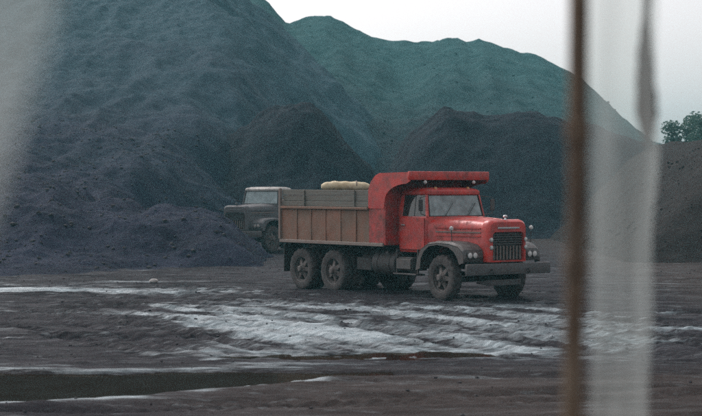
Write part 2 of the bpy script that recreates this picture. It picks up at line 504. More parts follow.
def puddle_left(X, Y):
    """1 inside the long puddle at the near left, 0 outside"""
    w = 0.42 * fbm(X * 0.8, Y * 1.3, 5, 71, 0.6)
    yf = np.interp(X, [-30, -4.6, -2.7, -1.14, -0.2], [20.6, 21.1, 21.8, 23.0, 24.0])
    yb = np.interp(X, [-30, -4.6, -2.7, -1.14, -0.2], [24.9, 24.3, 24.4, 24.6, 24.5])
    d = np.minimum(Y - yf, yb - Y) + w
    d = np.minimum(d, (X + 9.0) * 0.5)
    return sstep(-0.35, 0.25, d), d

def puddle_mid(X, Y):
    w = 0.45 * fbm(X * 1.6, Y * 1.6, 4, 77)
    yc = 26.9 + 0.05 * (X - 0.5) + 0.15 * np.sin(X * 1.3)
    half = np.interp(X, [-2.4, -1.2, 0.5, 1.8, 2.9], [0.0, 0.5, 0.72, 0.55, 0.0])
    d = half - np.abs(Y - yc) + w - 0.05
    d = np.minimum(d, np.minimum(X + 2.7, 3.1 - X))
    return sstep(-0.3, 0.2, d), d

def track(X, Y, y0, slope, amp, per, ph, gauge=1.9, width=0.28, depth=0.07):
    yc = y0 + slope * X + amp * np.sin(X / per + ph)
    r = 0
    for s in (-0.5, 0.5):
        t = (Y - yc - s * gauge) / width
        r = r - depth * np.exp(-t ** 4) + depth * 0.55 * (np.exp(-((np.abs(t) - 1.6) / 0.5) ** 2))
        lug = np.exp(-t ** 4) * 0.018 * np.sign(np.sin(X * 22 + 6 * t * np.sign(t)))
        r = r + lug
    return r

def drive(X, Y):
    """along / across the way the lorries drive through the yard"""
    u = X * 0.588 - (Y - 33) * 0.809
    v = X * 0.809 + (Y - 33) * 0.588
    return u, v + 0.018 * u * u + 0.25 * np.sin(u * 0.35)

def drive_ruts(X, Y):
    u, v = drive(X, Y)
    r = 0
    for k, v0 in enumerate((-6.4, -4.9, -3.7, -2.3, -1.1, 0.4, 1.7, 2.9, 4.2, 5.9)):
        d = 0.028 + 0.02 * ((k * 5) % 3) / 2
        vv = v0 + 0.12 * np.sin(u * 0.5 + k * 1.7)
        for sd in (-0.98, 0.98):
            t = (v - vv - sd) / 0.17
            g = np.exp(-t ** 4)
            r = r - d * g + d * 0.6 * np.exp(-((np.abs(t) - 1.5) / 0.45) ** 2) + g * 0.014 * np.sign(np.sin(u * 24))
    return r

def ground_z(X, Y):
    near = sstep(16, 22, Y) * (1 - sstep(55, 90, Y))
    bank = 0.95 * (1 - sstep(6.5, 17.5, Y)) * (1 - sstep(14, 30, np.abs(X)))
    wx = X + 1.5 * fbm(X * 0.1, Y * 0.1, 2, 5)
    wy = Y + 0.8 * fbm(X * 0.12, Y * 0.12, 2, 6)
    h = 0.075 * fbma(wx * 0.16, wy * 0.8, 4, 11) + 0.035 * fbma(wx * 0.6, wy * 2.6, 3, 21)
    h = h + 0.020 * fbm(X * 3.2, Y * 4.0, 3, 31)
    t = 0
    t = t + track(X, Y, 19.6, 0.10, 0.25, 4.0, 0.4)
    t = t + track(X, Y, 21.8, 0.22, 0.3, 5.0, 1.3)
    t = t + track(X, Y, 30.2, -0.10, 0.6, 5.5, 2.0)
    t = t + track(X, Y, 33.4, -0.28, 0.5, 6.5, 0.2)
    t = t + track(X, Y, 36.8, 0.08, 0.6, 5.0, 3.0)
    t = t + track(X, Y, 43.5, -0.06, 0.5, 6.0, 1.0, depth=0.09)
    mid = sstep(24.5, 29, Y) * (1 - sstep(44, 52, Y)) * sstep(-9, -5, X) * (1 - sstep(6, 9, X))
    h = (h + t * 0.8 * (1 - 0.6 * mid) + drive_ruts(X, Y) * mid) * near + bank
    m1, d1 = puddle_left(X, Y); m2, d2 = puddle_mid(X, Y)
    calm = np.maximum(sstep(-1.2, 0.0, d1), sstep(-0.9, 0.0, d2))
    h = h * (1 - 0.75 * calm)
    h = h * (1 - m1) + (-0.10) * m1
    h = h * (1 - m2) + (-0.075 + 0.055 * fbm(X * 4, Y * 3, 3, 91)) * m2
    return h

def silt_glint_mask(X, Y):
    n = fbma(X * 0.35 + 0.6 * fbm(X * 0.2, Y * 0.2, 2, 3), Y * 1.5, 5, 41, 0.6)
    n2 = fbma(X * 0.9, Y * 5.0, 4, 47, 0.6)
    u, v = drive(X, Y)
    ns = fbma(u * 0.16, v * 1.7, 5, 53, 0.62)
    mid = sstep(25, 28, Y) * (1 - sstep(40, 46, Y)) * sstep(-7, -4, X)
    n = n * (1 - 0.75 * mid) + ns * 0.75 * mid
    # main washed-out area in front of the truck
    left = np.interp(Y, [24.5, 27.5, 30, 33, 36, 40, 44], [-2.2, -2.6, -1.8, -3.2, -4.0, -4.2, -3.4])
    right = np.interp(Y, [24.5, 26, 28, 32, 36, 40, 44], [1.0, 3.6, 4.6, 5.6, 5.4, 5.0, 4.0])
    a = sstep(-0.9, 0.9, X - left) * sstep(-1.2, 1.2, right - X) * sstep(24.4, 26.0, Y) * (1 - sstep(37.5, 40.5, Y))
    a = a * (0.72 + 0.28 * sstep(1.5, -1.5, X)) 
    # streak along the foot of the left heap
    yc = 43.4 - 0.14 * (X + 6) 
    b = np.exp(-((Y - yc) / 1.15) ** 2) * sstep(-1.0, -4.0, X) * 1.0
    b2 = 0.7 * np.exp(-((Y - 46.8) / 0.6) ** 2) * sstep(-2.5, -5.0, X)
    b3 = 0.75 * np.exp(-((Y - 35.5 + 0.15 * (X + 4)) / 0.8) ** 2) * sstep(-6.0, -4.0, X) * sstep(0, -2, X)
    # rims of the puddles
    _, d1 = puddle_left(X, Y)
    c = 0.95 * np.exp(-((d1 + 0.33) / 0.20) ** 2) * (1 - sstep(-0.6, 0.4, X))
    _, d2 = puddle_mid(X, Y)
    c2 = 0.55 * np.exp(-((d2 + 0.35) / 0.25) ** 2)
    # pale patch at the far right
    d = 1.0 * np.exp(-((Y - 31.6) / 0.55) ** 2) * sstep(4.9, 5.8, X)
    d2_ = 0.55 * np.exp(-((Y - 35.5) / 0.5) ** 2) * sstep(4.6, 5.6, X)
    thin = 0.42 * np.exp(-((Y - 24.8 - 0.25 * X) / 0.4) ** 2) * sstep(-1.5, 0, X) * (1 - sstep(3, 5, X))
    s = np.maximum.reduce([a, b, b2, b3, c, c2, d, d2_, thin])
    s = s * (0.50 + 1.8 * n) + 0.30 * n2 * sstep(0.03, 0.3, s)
    s = s + (0.34 * sstep(0.15, 0.6, n) + 0.2 * sstep(0.25, 0.7, n2)) * sstep(18, 24, Y) * (1 - sstep(48, 62, Y))  # thin pale streaks across the yard: wet glints painted in silt colour
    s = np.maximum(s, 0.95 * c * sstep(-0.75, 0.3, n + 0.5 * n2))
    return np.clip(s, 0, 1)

def ground_brown(X, Y):
    return sstep(25.5, 22.5, Y - 0.12 * X) * sstep(-4, 0.5, X + 0.25 * (Y - 20)) + sstep(6.5, 9.5, X) * 0.9

gx = spaced([(-620, -200, 60), (-200, -40, 10), (-40, -13, 0.9), (-13, -7, 0.14), (-7, 8, 0.065), (8, 14, 0.14), (14, 40, 0.9), (40, 200, 10), (200, 620, 60)])
gy = spaced([(-120, -20, 10), (-20, 6, 1.0), (6, 18, 0.3), (18, 34, 0.055), (34, 52, 0.09), (52, 75, 0.35), (75, 200, 2.5), (200, 640, 40)])
GX, GY = np.meshgrid(gx, gy)
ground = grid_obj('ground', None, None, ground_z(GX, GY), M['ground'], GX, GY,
                  {'silt': silt_glint_mask(GX, GY), 'brown': np.clip(ground_brown(GX, GY), 0, 1)})
tag(ground, 'rutted wet mud yard with pale streaks of silt and painted wet glints', kind='structure')

def puddle(name, x0, x1, y0, y1, z, label, fn):
    nx, ny = 60, 40
    xs = np.linspace(x0, x1, nx); ys = np.linspace(y0, y1, ny)
    X, Y = np.meshgrid(xs, ys)
    _, d = fn(X, Y)
    keep = d > -0.55
    idx = -np.ones((ny, nx), int); vs = []; fs = []
    for j in range(ny - 1):
        for i in range(nx - 1):
            if keep[j, i] or keep[j, i + 1] or keep[j + 1, i] or keep[j + 1, i + 1]:
                q = []
                for (jj, ii) in ((j, i), (j, i + 1), (j + 1, i + 1), (j + 1, i)):
                    if idx[jj, ii] < 0:
                        idx[jj, ii] = len(vs); vs.append((X[jj, ii], Y[jj, ii], z))
                    q.append(int(idx[jj, ii]))
                fs.append(q)
    o = mesh_obj(name, vs, fs, M['water'])
    return tag(o, label, kind='structure')
puddle('puddle', -9.5, 0.6, 19.5, 26, -0.042, 'long dark puddle with pale silt rims at lower left', puddle_left)
puddle('puddle', -3.0, 3.4, 25.4, 28.6, -0.048, 'broken dark puddle streak in the pale silt before the truck', puddle_mid)

# ------------------------------------------------------------------ the spoil heaps
def heap(name, xs, ys, fn, material, label):
    X, Y = np.meshgrid(xs, ys)
    Z = fn(X, Y)
    # cut away what lies well under the ground
    o = grid_obj(name, None, None, np.maximum(Z, -1.2), material, X, Y)
    return tag(o, label, kind='structure')

def left_z(X, Y):
    n = fbm(X * 0.12, Y * 0.12, 4, 101); n2 = fbm(X * 0.7, Y * 0.7, 4, 111)
    yb = np.interp(X, [-80, -10, -6, -3, 0, 12], [46, 49.8, 54, 62, 66, 74]) + 1.2 * n
    t = Y - yb
    h1 = np.where(t > 0, 0.10 * t + 0.0009 * np.clip(t, 0, 130) ** 2, 0.35 * t)
    xr = np.interp(Y, [50, 62.5, 66, 78, 83, 93, 200], [-3.6, -3.6, -6.8, -6.8, -3.4, -3.0, 0.2]) + 0.18 * np.clip(Y - 93, 0, 70) + 0.9 * n
    h2 = 0.95 * (xr - X) + 0.6 * n
    h3 = 27 + 1.1 * n + 0 * X
    h = smin(smin(smin(h1, h2, 1.2), h3, 2.5), 0.5 * (230 - Y), 2.0)
    spur = smin(smin(1.0 * (-2.95 - X), 0.6 * (Y - 56.5), 0.5), 1.1 * (66.0 - Y) + 1.4 * np.clip(-7.0 - X, 0, 6), 0.5) - 0.08 * np.clip(-9 - X, 0, 50) + 0.25 * n2
    spur = smin(spur, 2.0 + 0.05 * np.clip(-5.5 - X, 0, 9) + 0.5 * n, 0.8)
    h = -smin(-h, -spur, 1.1)
    gul = np.abs(fbm(X * 0.33, Y * 0.10, 3, 121))
    return h + sstep(0, 2.5, t) * (0.55 * n * np.clip(t / 12, 0, 1.4) + 0.22 * n2 - 1.0 * gul * np.clip(t / 10, 0, 1) + 0.10 * fbm(X * 2.2, Y * 2.2, 2, 127)) - 0.05

def mound_z(X, Y):
    n = fbm(X * 0.3, Y * 0.3, 4, 131); n2 = fbm(X * 1.1, Y * 1.1, 3, 136)
    def cone(cx, cy, z, sl, sr):
        dx = X - cx
        r = np.sqrt((dx * np.where(dx < 0, sl, sr)) ** 2 + ((Y - cy) * 0.75) ** 2 + 0.6)
        return z + 0.7 - r
    a = cone(-2.95, 100, 8.0, 0.70, 1.15)
    b = cone(-7.2, 101, 5.9, 0.5, 0.8)
    c = cone(-5.0, 93, 3.0, 0.5, 0.7)
    h = -smin(-smin(a, 8.1 + 0 * a, 0.5), -b, 0.8)
    h = -smin(-h, -c, 0.8)
    return h + 0.6 * n + 0.22 * n2 - 0.5 * np.abs(fbm(X * 0.8, Y * 0.25, 3, 138))

def dark_z(X, Y):
    n = fbm(X * 0.22, Y * 0.22, 4, 141); n2 = fbm(X * 0.9, Y * 0.9, 4, 146)
    crest = np.interp(X, [-1, 1.5, 3.5, 5.5, 8, 11, 14, 18, 24, 30], [-1.0, 3.2, 6.0, 7.6, 7.6, 8.0, 7.0, 5.4, 2.6, -1])
    t = (Y - 88) / 14
    f = sstep(-0.15, 1.0, t) * (1 - 0.5 * sstep(1.1, 2.2, t))
    return crest * f * (1 + 0.05 * n) + 0.55 * n + 0.22 * n2 - 0.5 - 0.4 * np.abs(fbm(X * 0.5, Y * 0.12, 3, 148)) * f

RPX = [-500, -200, 0, 120, 200, 255, 268, 278, 287, 300, 315, 330, 342, 355, 372, 390, 405, 425, 438, 450, 460, 468, 480, 500, 520, 540, 552, 566, 580, 600, 620, 650, 690, 760, 900]
RPY = [-16, -16, -16, -16, -16, -10, -2, 13, 20, 17, 14, 14, 17, 26, 33, 38, 37, 39, 37, 34, 36, 40, 38, 43, 50, 54, 61, 67, 74, 93, 114, 139, 152, 160, 166]
YR = 230.0
RX = [(p - 351) / FPX * YR for p in RPX]
RZ = [HC + (188 - p) * YR / FPX for p in RPY]
def back_z(X, Y):
    n = fbm(X * 0.05, Y * 0.05, 4, 151); n2 = fbm(X * 0.25, Y * 0.25, 5, 156, 0.55)
    xe = X * YR / np.maximum(Y, 120) * 0.5 + X * 0.5
    r = np.interp(xe + 0.5 * n2, RX, RZ)
    t = np.clip((Y - 104) / (YR - 104), 0, 1)
    f = t * 0.75 + 0.25 * t * t
    beyond = sstep(YR, YR + 60, Y)
    gul = np.abs(fbma(X * 0.16, Y * 0.025, 4, 161))
    gw = sstep(0.02, 0.3, t) * (1 - sstep(0.85, 1.0, t) * 0.8)
    return r * f * (1 - 0.3 * beyond) - 0.4 + gw * (1.6 * n - 2.2 * gul) + 0.5 * n2 * sstep(0, 0.1, t) + 0.30 * fbm(X * 0.7, Y * 0.7, 3, 158) * sstep(0, 0.1, t)

def right_z(X, Y):
    n = fbm(X * 0.2, Y * 0.2, 4, 171); n2 = fbm(X * 0.9, Y * 0.9, 4, 176)
    t = Y - (60.5 + 1.0 * n - 0.05 * (X - 12))
    h1 = 0.50 * t
    h2 = 0.8 * (X - (9.6 + 0.02 * (Y - 60)))
    h3 = 4.7 + 0.05 * (X - 12) + 0.5 * n + 0 * Y
    h4 = 0.5 * (110 - Y)
    return smin(smin(smin(h1, h2, 0.8), h3, 1.0), h4, 1.0) + 0.15 * n2 - 0.05

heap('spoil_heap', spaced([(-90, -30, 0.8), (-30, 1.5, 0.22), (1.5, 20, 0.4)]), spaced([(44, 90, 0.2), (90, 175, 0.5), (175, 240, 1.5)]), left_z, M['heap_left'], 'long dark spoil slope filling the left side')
heap('spoil_heap', np.arange(-22, 7, 0.22), np.arange(84, 116, 0.22), mound_z, M['heap_dark'], 'rounded black mound behind the loader')
heap('spoil_heap', np.arange(-1, 34, 0.25), np.arange(84, 124, 0.25), dark_z, M['heap_dark'], 'dark heap behind the truck cab')
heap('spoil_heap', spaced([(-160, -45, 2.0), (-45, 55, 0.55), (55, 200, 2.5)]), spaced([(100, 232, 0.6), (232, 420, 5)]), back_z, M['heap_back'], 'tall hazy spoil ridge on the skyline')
heap('spoil_heap', np.arange(8, 60, 0.3), np.arange(56, 114, 0.35), right_z, M['heap_brown'], 'brown earth bank at the right edge below trees')

# loose lumps lying on the slopes and the yard
def lumps(name, spots, label, material):
    """spots: (x, y, z, size)"""
    ico = bmesh.new(); bmesh.ops.create_icosphere(ico, subdivisions=1, radius=1)
    base = np.array([v.co[:] for v in ico.verts]); tri = np.array([[v.index for v in f.verts] for f in ico.faces]); ico.free()
    rng = np.random.default_rng(len(spots))
    V = []; F = []
    for k, (x, y, z, s) in enumerate(spots):
        b = base * (1 + rng.uniform(-0.28, 0.28, (len(base), 1)))
        a = rng.uniform(0, 6.28); ca, sa = math.cos(a), math.sin(a)
        b = b * np.array([rng.uniform(0.8, 1.4), rng.uniform(0.7, 1.1), rng.uniform(0.5, 0.85)]) * s
        b = np.stack([b[:, 0] * ca - b[:, 1] * sa, b[:, 0] * sa + b[:, 1] * ca, b[:, 2]], 1)
        V.append(b + np.array([x, y, z + 0.1 * s])); F.append(tri + 12 * k)
    o = mesh_obj(name, np.concatenate(V), np.concatenate(F).tolist(), material)
    return tag(o, label, kind='stuff')
rng = np.random.default_rng(3)
def scatter(n, xr, yr, fn, smin_, smax_, zmin=0.05):
    x = rng.uniform(*xr, n); y = rng.uniform(*yr, n); z = fn(x, y)
    s = smin_ + (smax_ - smin_) * rng.random(n) ** 4
    k = z > zmin
    return list(zip(x[k], y[k], z[k], s[k]))
lumps('rubble', scatter(7000, (-26, -2), (48, 95), left_z, 0.02, 0.10), 'loose lumps of rock strewn over the left slope', M['rubble'])
lumps('rubble', scatter(900, (10, 24), (59, 80), right_z, 0.02, 0.10), 'loose lumps of earth strewn over the brown bank', M['heap_brown'])
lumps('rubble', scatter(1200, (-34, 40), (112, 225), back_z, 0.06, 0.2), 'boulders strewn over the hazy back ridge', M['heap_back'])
lumps('clods', [(x, y, z, s) for (x, y, z, s) in scatter(3200, (-11, 11), (18.5, 58), ground_z, 0.008, 0.034, -0.05)], 'mud clods and gravel scattered over the wet yard', M['rubble'])

ps = MB()
b_ = bmesh.new(); bmesh.ops.create_icosphere(b_, subdivisions=2, radius=1)
for v in b_.verts: v.co = Vector((v.co.x * 0.13, v.co.y * 0.09, v.co.z * 0.07)) * random.uniform(0.85, 1.15)
ps._join(b_)
o = ps.build('stone', M['stone']); o.location = (-5.35, 46.6, float(ground_z(np.array(-5.35), np.array(46.6))) + 0.04)
tag(o, 'small pale stone lying at the foot of the left slope', 'stone')

# ------------------------------------------------------------------ the dump truck
TH = 36.0
PHI = R(-(90 - TH))
hx, hy = math.sin(R(TH)), -math.cos(R(TH))
lx, ly = -hy, hx
org = (2.16 + lx * 1.0, 39.9 + ly * 1.0)
truck = empty('dump_truck', (org[0], org[1], -0.03), PHI)
tag(truck, 'red bonneted six-wheeler dump truck with rusty brown bed', 'dump truck')

RA1, RA2 = -4.25, -5.66         # tandem axles
WR = 0.545
def add_wheel_meshes():
    def prof(w):
        return [(0.30, -w * 0.42), (0.36, -w * 0.5), (0.45, -w * 0.52), (0.515, -w * 0.46), (WR - 0.005, -w * 0.36), (WR, -w * 0.12), (WR, w * 0.12),
                (WR - 0.005, w * 0.36), (0.515, w * 0.46), (0.45, w * 0.52), (0.36, w * 0.5), (0.30, w * 0.42)]
    def lug(i, j):
        if j in (3, 8): return -0.012 if (i // 2) % 2 else 0
        if j in (4, 7): return -0.028 if (i // 2) % 2 else 0
        if j in (5, 6): return -0.028 if (i // 2 + 1) % 2 else 0
        return 0
    t = MB().lathe(prof(0.26), 72, 'y', closed=True, rmod=lug)
    wheel = t.build('wheel', M['rubber'], None, 40)
    # spoked rim, the outer face towards -y
    r = MB()
    r.lathe([(0.33, -0.12), (0.335, -0.10), (0.30, -0.085), (0.275, 0.02), (0.275, 0.11), (0.33, 0.12), (0.35, 0.10), (0.355, -0.10), (0.34, -0.125)], 40, 'y', closed=True)
    for k in range(6):
        a = k * math.pi / 3 + 0.2
        ca, sa = math.cos(a), math.sin(a)
        def P(rad, tan, y): return (rad * ca - tan * sa, y, rad * sa + tan * ca)
        r.hexa([P(0.08, -0.065, -0.10), P(0.08, 0.065, -0.10), P(0.08, 0.065, 0.03), P(0.08, -0.065, 0.03),
                P(0.30, -0.042, -0.05), P(0.30, 0.042, -0.05), P(0.30, 0.042, 0.04), P(0.30, -0.042, 0.04)], 0.01)
        r.cyl(P(0.275, 0, -0.075), P(0.275, 0, -0.05), 0.022, n=6)
    rim = r.build('rim', M['wheelrim'], wheel)
    hb = MB().lathe([(0.0, -0.20), (0.055, -0.20), (0.075, -0.185), (0.085, -0.12), (0.125, -0.105), (0.13, -0.02), (0.12, 0.06), (0.0, 0.06)], 20, 'y')
    for k in range(8):
        a = k * math.pi / 4
        hb.cyl((0.105 * math.cos(a), -0.125, 0.105 * math.sin(a)), (0.105 * math.cos(a), -0.10, 0.105 * math.sin(a)), 0.013, n=6)
    hub = hb.build('hub', M['wheelrim'], wheel)
    bk = MB().lathe([(0.0, 0.05), (0.27, 0.05), (0.272, 0.07), (0.0, 0.07)], 24, 'y').build('brake_drum', M['black'], wheel)
    return wheel, [rim, hub, bk]
wheel0, wkids = add_wheel_meshes()
first = [True]
def place_wheel(parent, a, y, outward, roll, steer=0.0, z=WR, rimdepth=0.0, scale=1.0):
    if first[0]:
        w = wheel0; kids = wkids; first[0] = False
    else:
        w = wheel0.copy(); C.objects.link(w); kids = []
        for k in wkids:
            c = k.copy(); C.objects.link(c); c.parent = w; kids.append(c)
    w.parent = parent
    w.location = (a, y, z)
    w.rotation_mode = 'ZYX'
    w.rotation_euler = (0, roll, (0 if outward < 0 else math.pi) + steer)
    w.scale = (scale,) * 3
    return w
for s in (-1, 1):
    place_wheel(truck, 0, s * 0.98, s, 0.3, R(-3))
    for a in (RA1, RA2):
        place_wheel(truck, a, s * 1.03, s, 0.7 + a)
        # inner tyre of the dual pair faces the other way round
        place_wheel(truck, a, s * 0.735, -s, 1.1 + a)

ch = MB()
for s in (-1, 1):
    ch.box(-6.2, 1.05, s * 0.42 - 0.04, s * 0.42 + 0.04, 0.86, 1.10, 0.008)
for a in (-6.1, -5.1, -3.6, -2.4, -1.2, 0.3, 0.95): ch.box(a - 0.05, a + 0.05, -0.38, 0.38, 0.88, 1.07)
ch.box(-6.35, -1.95, -0.35, -0.24, 1.105, 1.22); ch.box(-6.35, -1.95, 0.24, 0.35, 1.105, 1.22)
ch.build('chassis', M['black'], truck)
for a in (0, RA1, RA2):
    ax = MB(); ax.cyl((a, -0.92, WR - (0.05 if a == 0 else 0)), (a, 0.92, WR - (0.05 if a == 0 else 0)), 0.07 if a == 0 else 0.11, n=12)
    if a:
        ax.lathe([(0.0, -0.24), (0.18, -0.2), (0.24, 0), (0.18, 0.2), (0.0, 0.24)], 16, 'x', (a, 0, WR))
    ax.build('axle', M['black'], truck)
for s in (-1, 1):
    for (a0, a1) in ((-0.65, 0.65),):
        sp = MB()
        for k in range(6):
            L = 1 - k * 0.14
            sp.strip([(a0 * L, s * 0.42 - 0.04, 0.80 - 0.018 * k - 0.10), (0, s * 0.42 - 0.04, 0.66 - 0.018 * k), (a1 * L, s * 0.42 - 0.04, 0.80 - 0.018 * k - 0.10)],
                     [(a0 * L, s * 0.42 + 0.04, 0.80 - 0.018 * k - 0.10), (0, s * 0.42 + 0.04, 0.66 - 0.018 * k), (a1 * L, s * 0.42 + 0.04, 0.80 - 0.018 * k - 0.10)], (0, 0, 0.014))
        sp.build('leaf_spring', M['black'], truck)
    sp = MB()
    for k in range(7):
        L = 1 - k * 0.12; am = (RA1 + RA2) / 2
        sp.strip([(am - 0.7 * L, s * 0.52 - 0.05, 0.66 + 0.022 * k), (am, s * 0.52 - 0.05, 0.72 + 0.022 * k), (am + 0.7 * L, s * 0.52 - 0.05, 0.66 + 0.022 * k)],
                 [(am - 0.7 * L, s * 0.52 + 0.05, 0.66 + 0.022 * k), (am, s * 0.52 + 0.05, 0.72 + 0.022 * k), (am + 0.7 * L, s * 0.52 + 0.05, 0.66 + 0.022 * k)], (0, 0, 0.018))
    sp.build('leaf_spring', M['black'], truck)
MB().cyl((-0.6, 0, 0.85), (RA1, 0, WR + 0.05), 0.05, n=10).build('drive_shaft', M['black'], truck)
eg = MB().box(-0.75, 0.65, -0.32, 0.32, 0.72, 1.45, 0.06, 2).cyl((-0.9, 0, 0.95), (-1.9, 0, 0.9), 0.2, 0.14, 14)
eg.build('engine', M['black'], truck)

# fuel tank, battery box, steps, air tank hung under the cab and bed
tk = MB().lathe([(0.0, -2.72), (0.27, -2.72), (0.29, -2.70), (0.29, -1.82), (0.27, -1.80), (0.0, -1.80)], 28, 'x', (0, -0.80, 0.80))
fuel = tk.build('fuel_tank', M['tank'], truck)
for a in (-2.5, -2.02): MB().lathe([(0.292, -0.02), (0.30, -0.02), (0.30, 0.02), (0.292, 0.02)], 28, 'x', (a, -0.80, 0.80), closed=True).build('strap', M['black'], fuel)
MB().cyl((-2.26, -0.93, 1.05), (-2.26, -0.96, 1.11), 0.045, n=12).build('filler_cap', M['chrome'], fuel)
bb = MB().box(-1.72, -1.12, -1.06, -0.60, 0.66, 0.98, 0.02).build('battery_box', M['tank'], truck)
MB().box(-1.70, -1.14, -1.10, -1.062, 0.70, 0.94, 0.008).build('lid', M['fender'], bb)
st = MB().box(-1.75, -0.85, -1.16, -0.88, 0.56, 0.60, 0.01).box(-1.72, -1.68, -1.08, -1.04, 0.60, 1.18).box(-0.92, -0.88, -1.08, -1.04, 0.60, 1.18)
st.build('step', M['black'], truck)
MB().lathe([(0.0, -3.55), (0.12, -3.53), (0.15, -3.46), (0.15, -2.98), (0.12, -2.91), (0.0, -2.89)], 20, 'x', (0, -0.66, 0.86)).build('air_tank', M['tank'], truck)
MB().box(-3.5, -2.9, -0.95, -0.80, 0.60, 0.92, 0.015).build('tool_box', M['black'], truck)
MB().box(-1.75, -1.1, 0.62, 1.08, 0.66, 0.98, 0.02).build('battery_box', M['tank'], truck)

# ---- bed
BF, BR = -2.02, -6.50            # front and rear of the bed
BY = 1.22
ZB0, ZB1, ZS = 1.27, 2.13, 2.58
bed = MB()
bed.box(BR, BF, -BY + 0.05, BY - 0.05, 1.225, 1.30)
for a in np.arange(BR + 0.25, BF, 0.45): bed.box(a - 0.04, a + 0.04, -1.1, 1.1, 1.16, 1.224)
bedo = bed.build('dump_bed', M['black'], truck)
PAN = -2.62                      # red paint starts here
def dented(x0, x1, y0, y1, z0, z1, s, amp=0.022, nx=46, nz=10):
    """a steel side plate pushed out and in by years of loading"""
    m_ = MB(); b = bmesh.new(); G = []
    for face in (0, 1):
        rows = []
        for j in range(nz + 1):
            row = []
            for i in range(nx + 1):
                x = x0 + (x1 - x0) * i / nx; z = z0 + (z1 - z0) * j / nz
                e = min(1, 4 * i / nx, 4 * (nx - i) / nx) * min(1, 3 * j / nz, 3 * (nz - j) / nz)
                d = amp * e * (float(fbm(np.array(x * 1.7), np.array(z * 1.9 + s * 5), 3, 211)) + 0.25)
                row.append(b.verts.new((x, (y0 if face == 0 else y1) + s * d, z)))
            rows.append(row)
        G.append(rows)
    for rows in G:
        for j in range(nz):
            for i in range(nx): b.faces.new((rows[j][i], rows[j][i + 1], rows[j + 1][i + 1], rows[j + 1][i]))
    A, B = G
    for i in range(nx):
        b.faces.new((A[0][i], A[0][i + 1], B[0][i + 1], B[0][i])); b.faces.new((A[nz][i], A[nz][i + 1], B[nz][i + 1], B[nz][i]))
    for j in range(nz):
        b.faces.new((A[j][0], A[j + 1][0], B[j + 1][0], B[j][0])); b.faces.new((A[j][nx], A[j + 1][nx], B[j + 1][nx], B[j][nx]))
    bmesh.ops.recalc_face_normals(b, faces=b.faces[:])
    return m_._join(b)

for s in (-1, 1):
    y0, y1 = (-BY, -BY + 0.05) if s < 0 else (BY - 0.05, BY)
    p = dented(BR + 0.05, PAN, y0, y1, 1.302, ZB1, s).build('side_panel', M['rust'], bedo)
    p['label'] = 'rusty brown steel side of the bed'
    p2 = MB().box(PAN, BF + 0.0, y0 - 0.004 if s < 0 else y0, y1 if s < 0 else y1 + 0.004, 1.30, ZS + 0.02, 0.006).build('front_side_panel', M['red_bed'], bedo)
    p2['label'] = 'chipped red front corner of the bed side'
    yo = -BY - 0.05 if s < 0 else BY
    MB().box(BR, BF, yo, yo + 0.05, 1.215, 1.30, 0.01).build('bottom_rail', M['rail'], bedo)
    MB().box(BR + 0.06, PAN - 0.005, yo - (0.012 if s < 0 else 0), yo + 0.05 + (0.012 if s > 0 else 0), ZB1 - 0.035, ZB1 + 0.03, 0.01).build('top_rail', M['rust'], bedo)
    for k, a in enumerate(np.linspace(BR + 0.75, PAN - 0.55, 5)):
        MB().box(a - 0.035, a + 0.035, yo + 0.026 if s < 0 else yo, yo + 0.05 if s < 0 else yo + 0.024, 1.302, ZB1 - 0.037, 0.006).build('rib', M['rust'], bedo)
    zz = ZB1 + 0.032
    for k in range(3):
        hgt = 0.137
        q = MB().box(BR + 0.08 + 0.02 * ((k * 7) % 3), PAN - 0.006, y0 + 0.006 * (k % 2), y1 - 0.004 * (k % 2), zz + 0.004, zz + hgt, 0.006)
        b = q.build('sideboard', M['board'], bedo)
        for v_ in b.data.vertices:
            v_.co.z += 0.012 * math.sin(v_.co.x * 1.3 + k * 2.1 + s) if k == 2 else 0
            v_.co.y += 0.008 * math.sin(v_.co.x * 0.9 + k * 1.7)
        zz += hgt + 0.003
    for a in np.linspace(BR + 1.1, PAN - 0.6, 2):
        MB().box(a - 0.03, a + 0.03, yo + 0.014 if s < 0 else yo + 0.002, yo + 0.048 if s < 0 else yo + 0.036, ZB1 + 0.032, ZS + 0.0, 0.006).build('stake', M['board'], bedo)
    # rear corner post with a ragged scuffed edge
    MB().box(BR - 0.03, BR + 0.05, yo - 0.01, yo + 0.06, 1.302, ZS + 0.04, 0.012).build('corner_post', M['rail'], bedo)
tg = MB().box(BR - 0.02, BR + 0.04, -BY + 0.06, BY - 0.06, 1.31, ZB1 + 0.2, 0.01).build('tailgate', M['rust'], bedo)
for y in (-0.7, 0, 0.7): MB().box(BR - 0.06, BR - 0.022, y - 0.04, y + 0.04, 1.33, ZB1 + 0.15, 0.006).build('rib', M['rust'], tg)
fw = MB().box(BF, BF + 0.05, -BY, BY, 1.25, ZS + 0.25, 0.006)
fw.build('headboard', M['red_bed'], bedo)
for y in (-0.8, -0.27, 0.27, 0.8): MB().box(BF + 0.052, BF + 0.11, y - 0.035, y + 0.035, 1.27, ZS + 0.1, 0.008).build('headboard_rib', M['red_bed'], bedo)
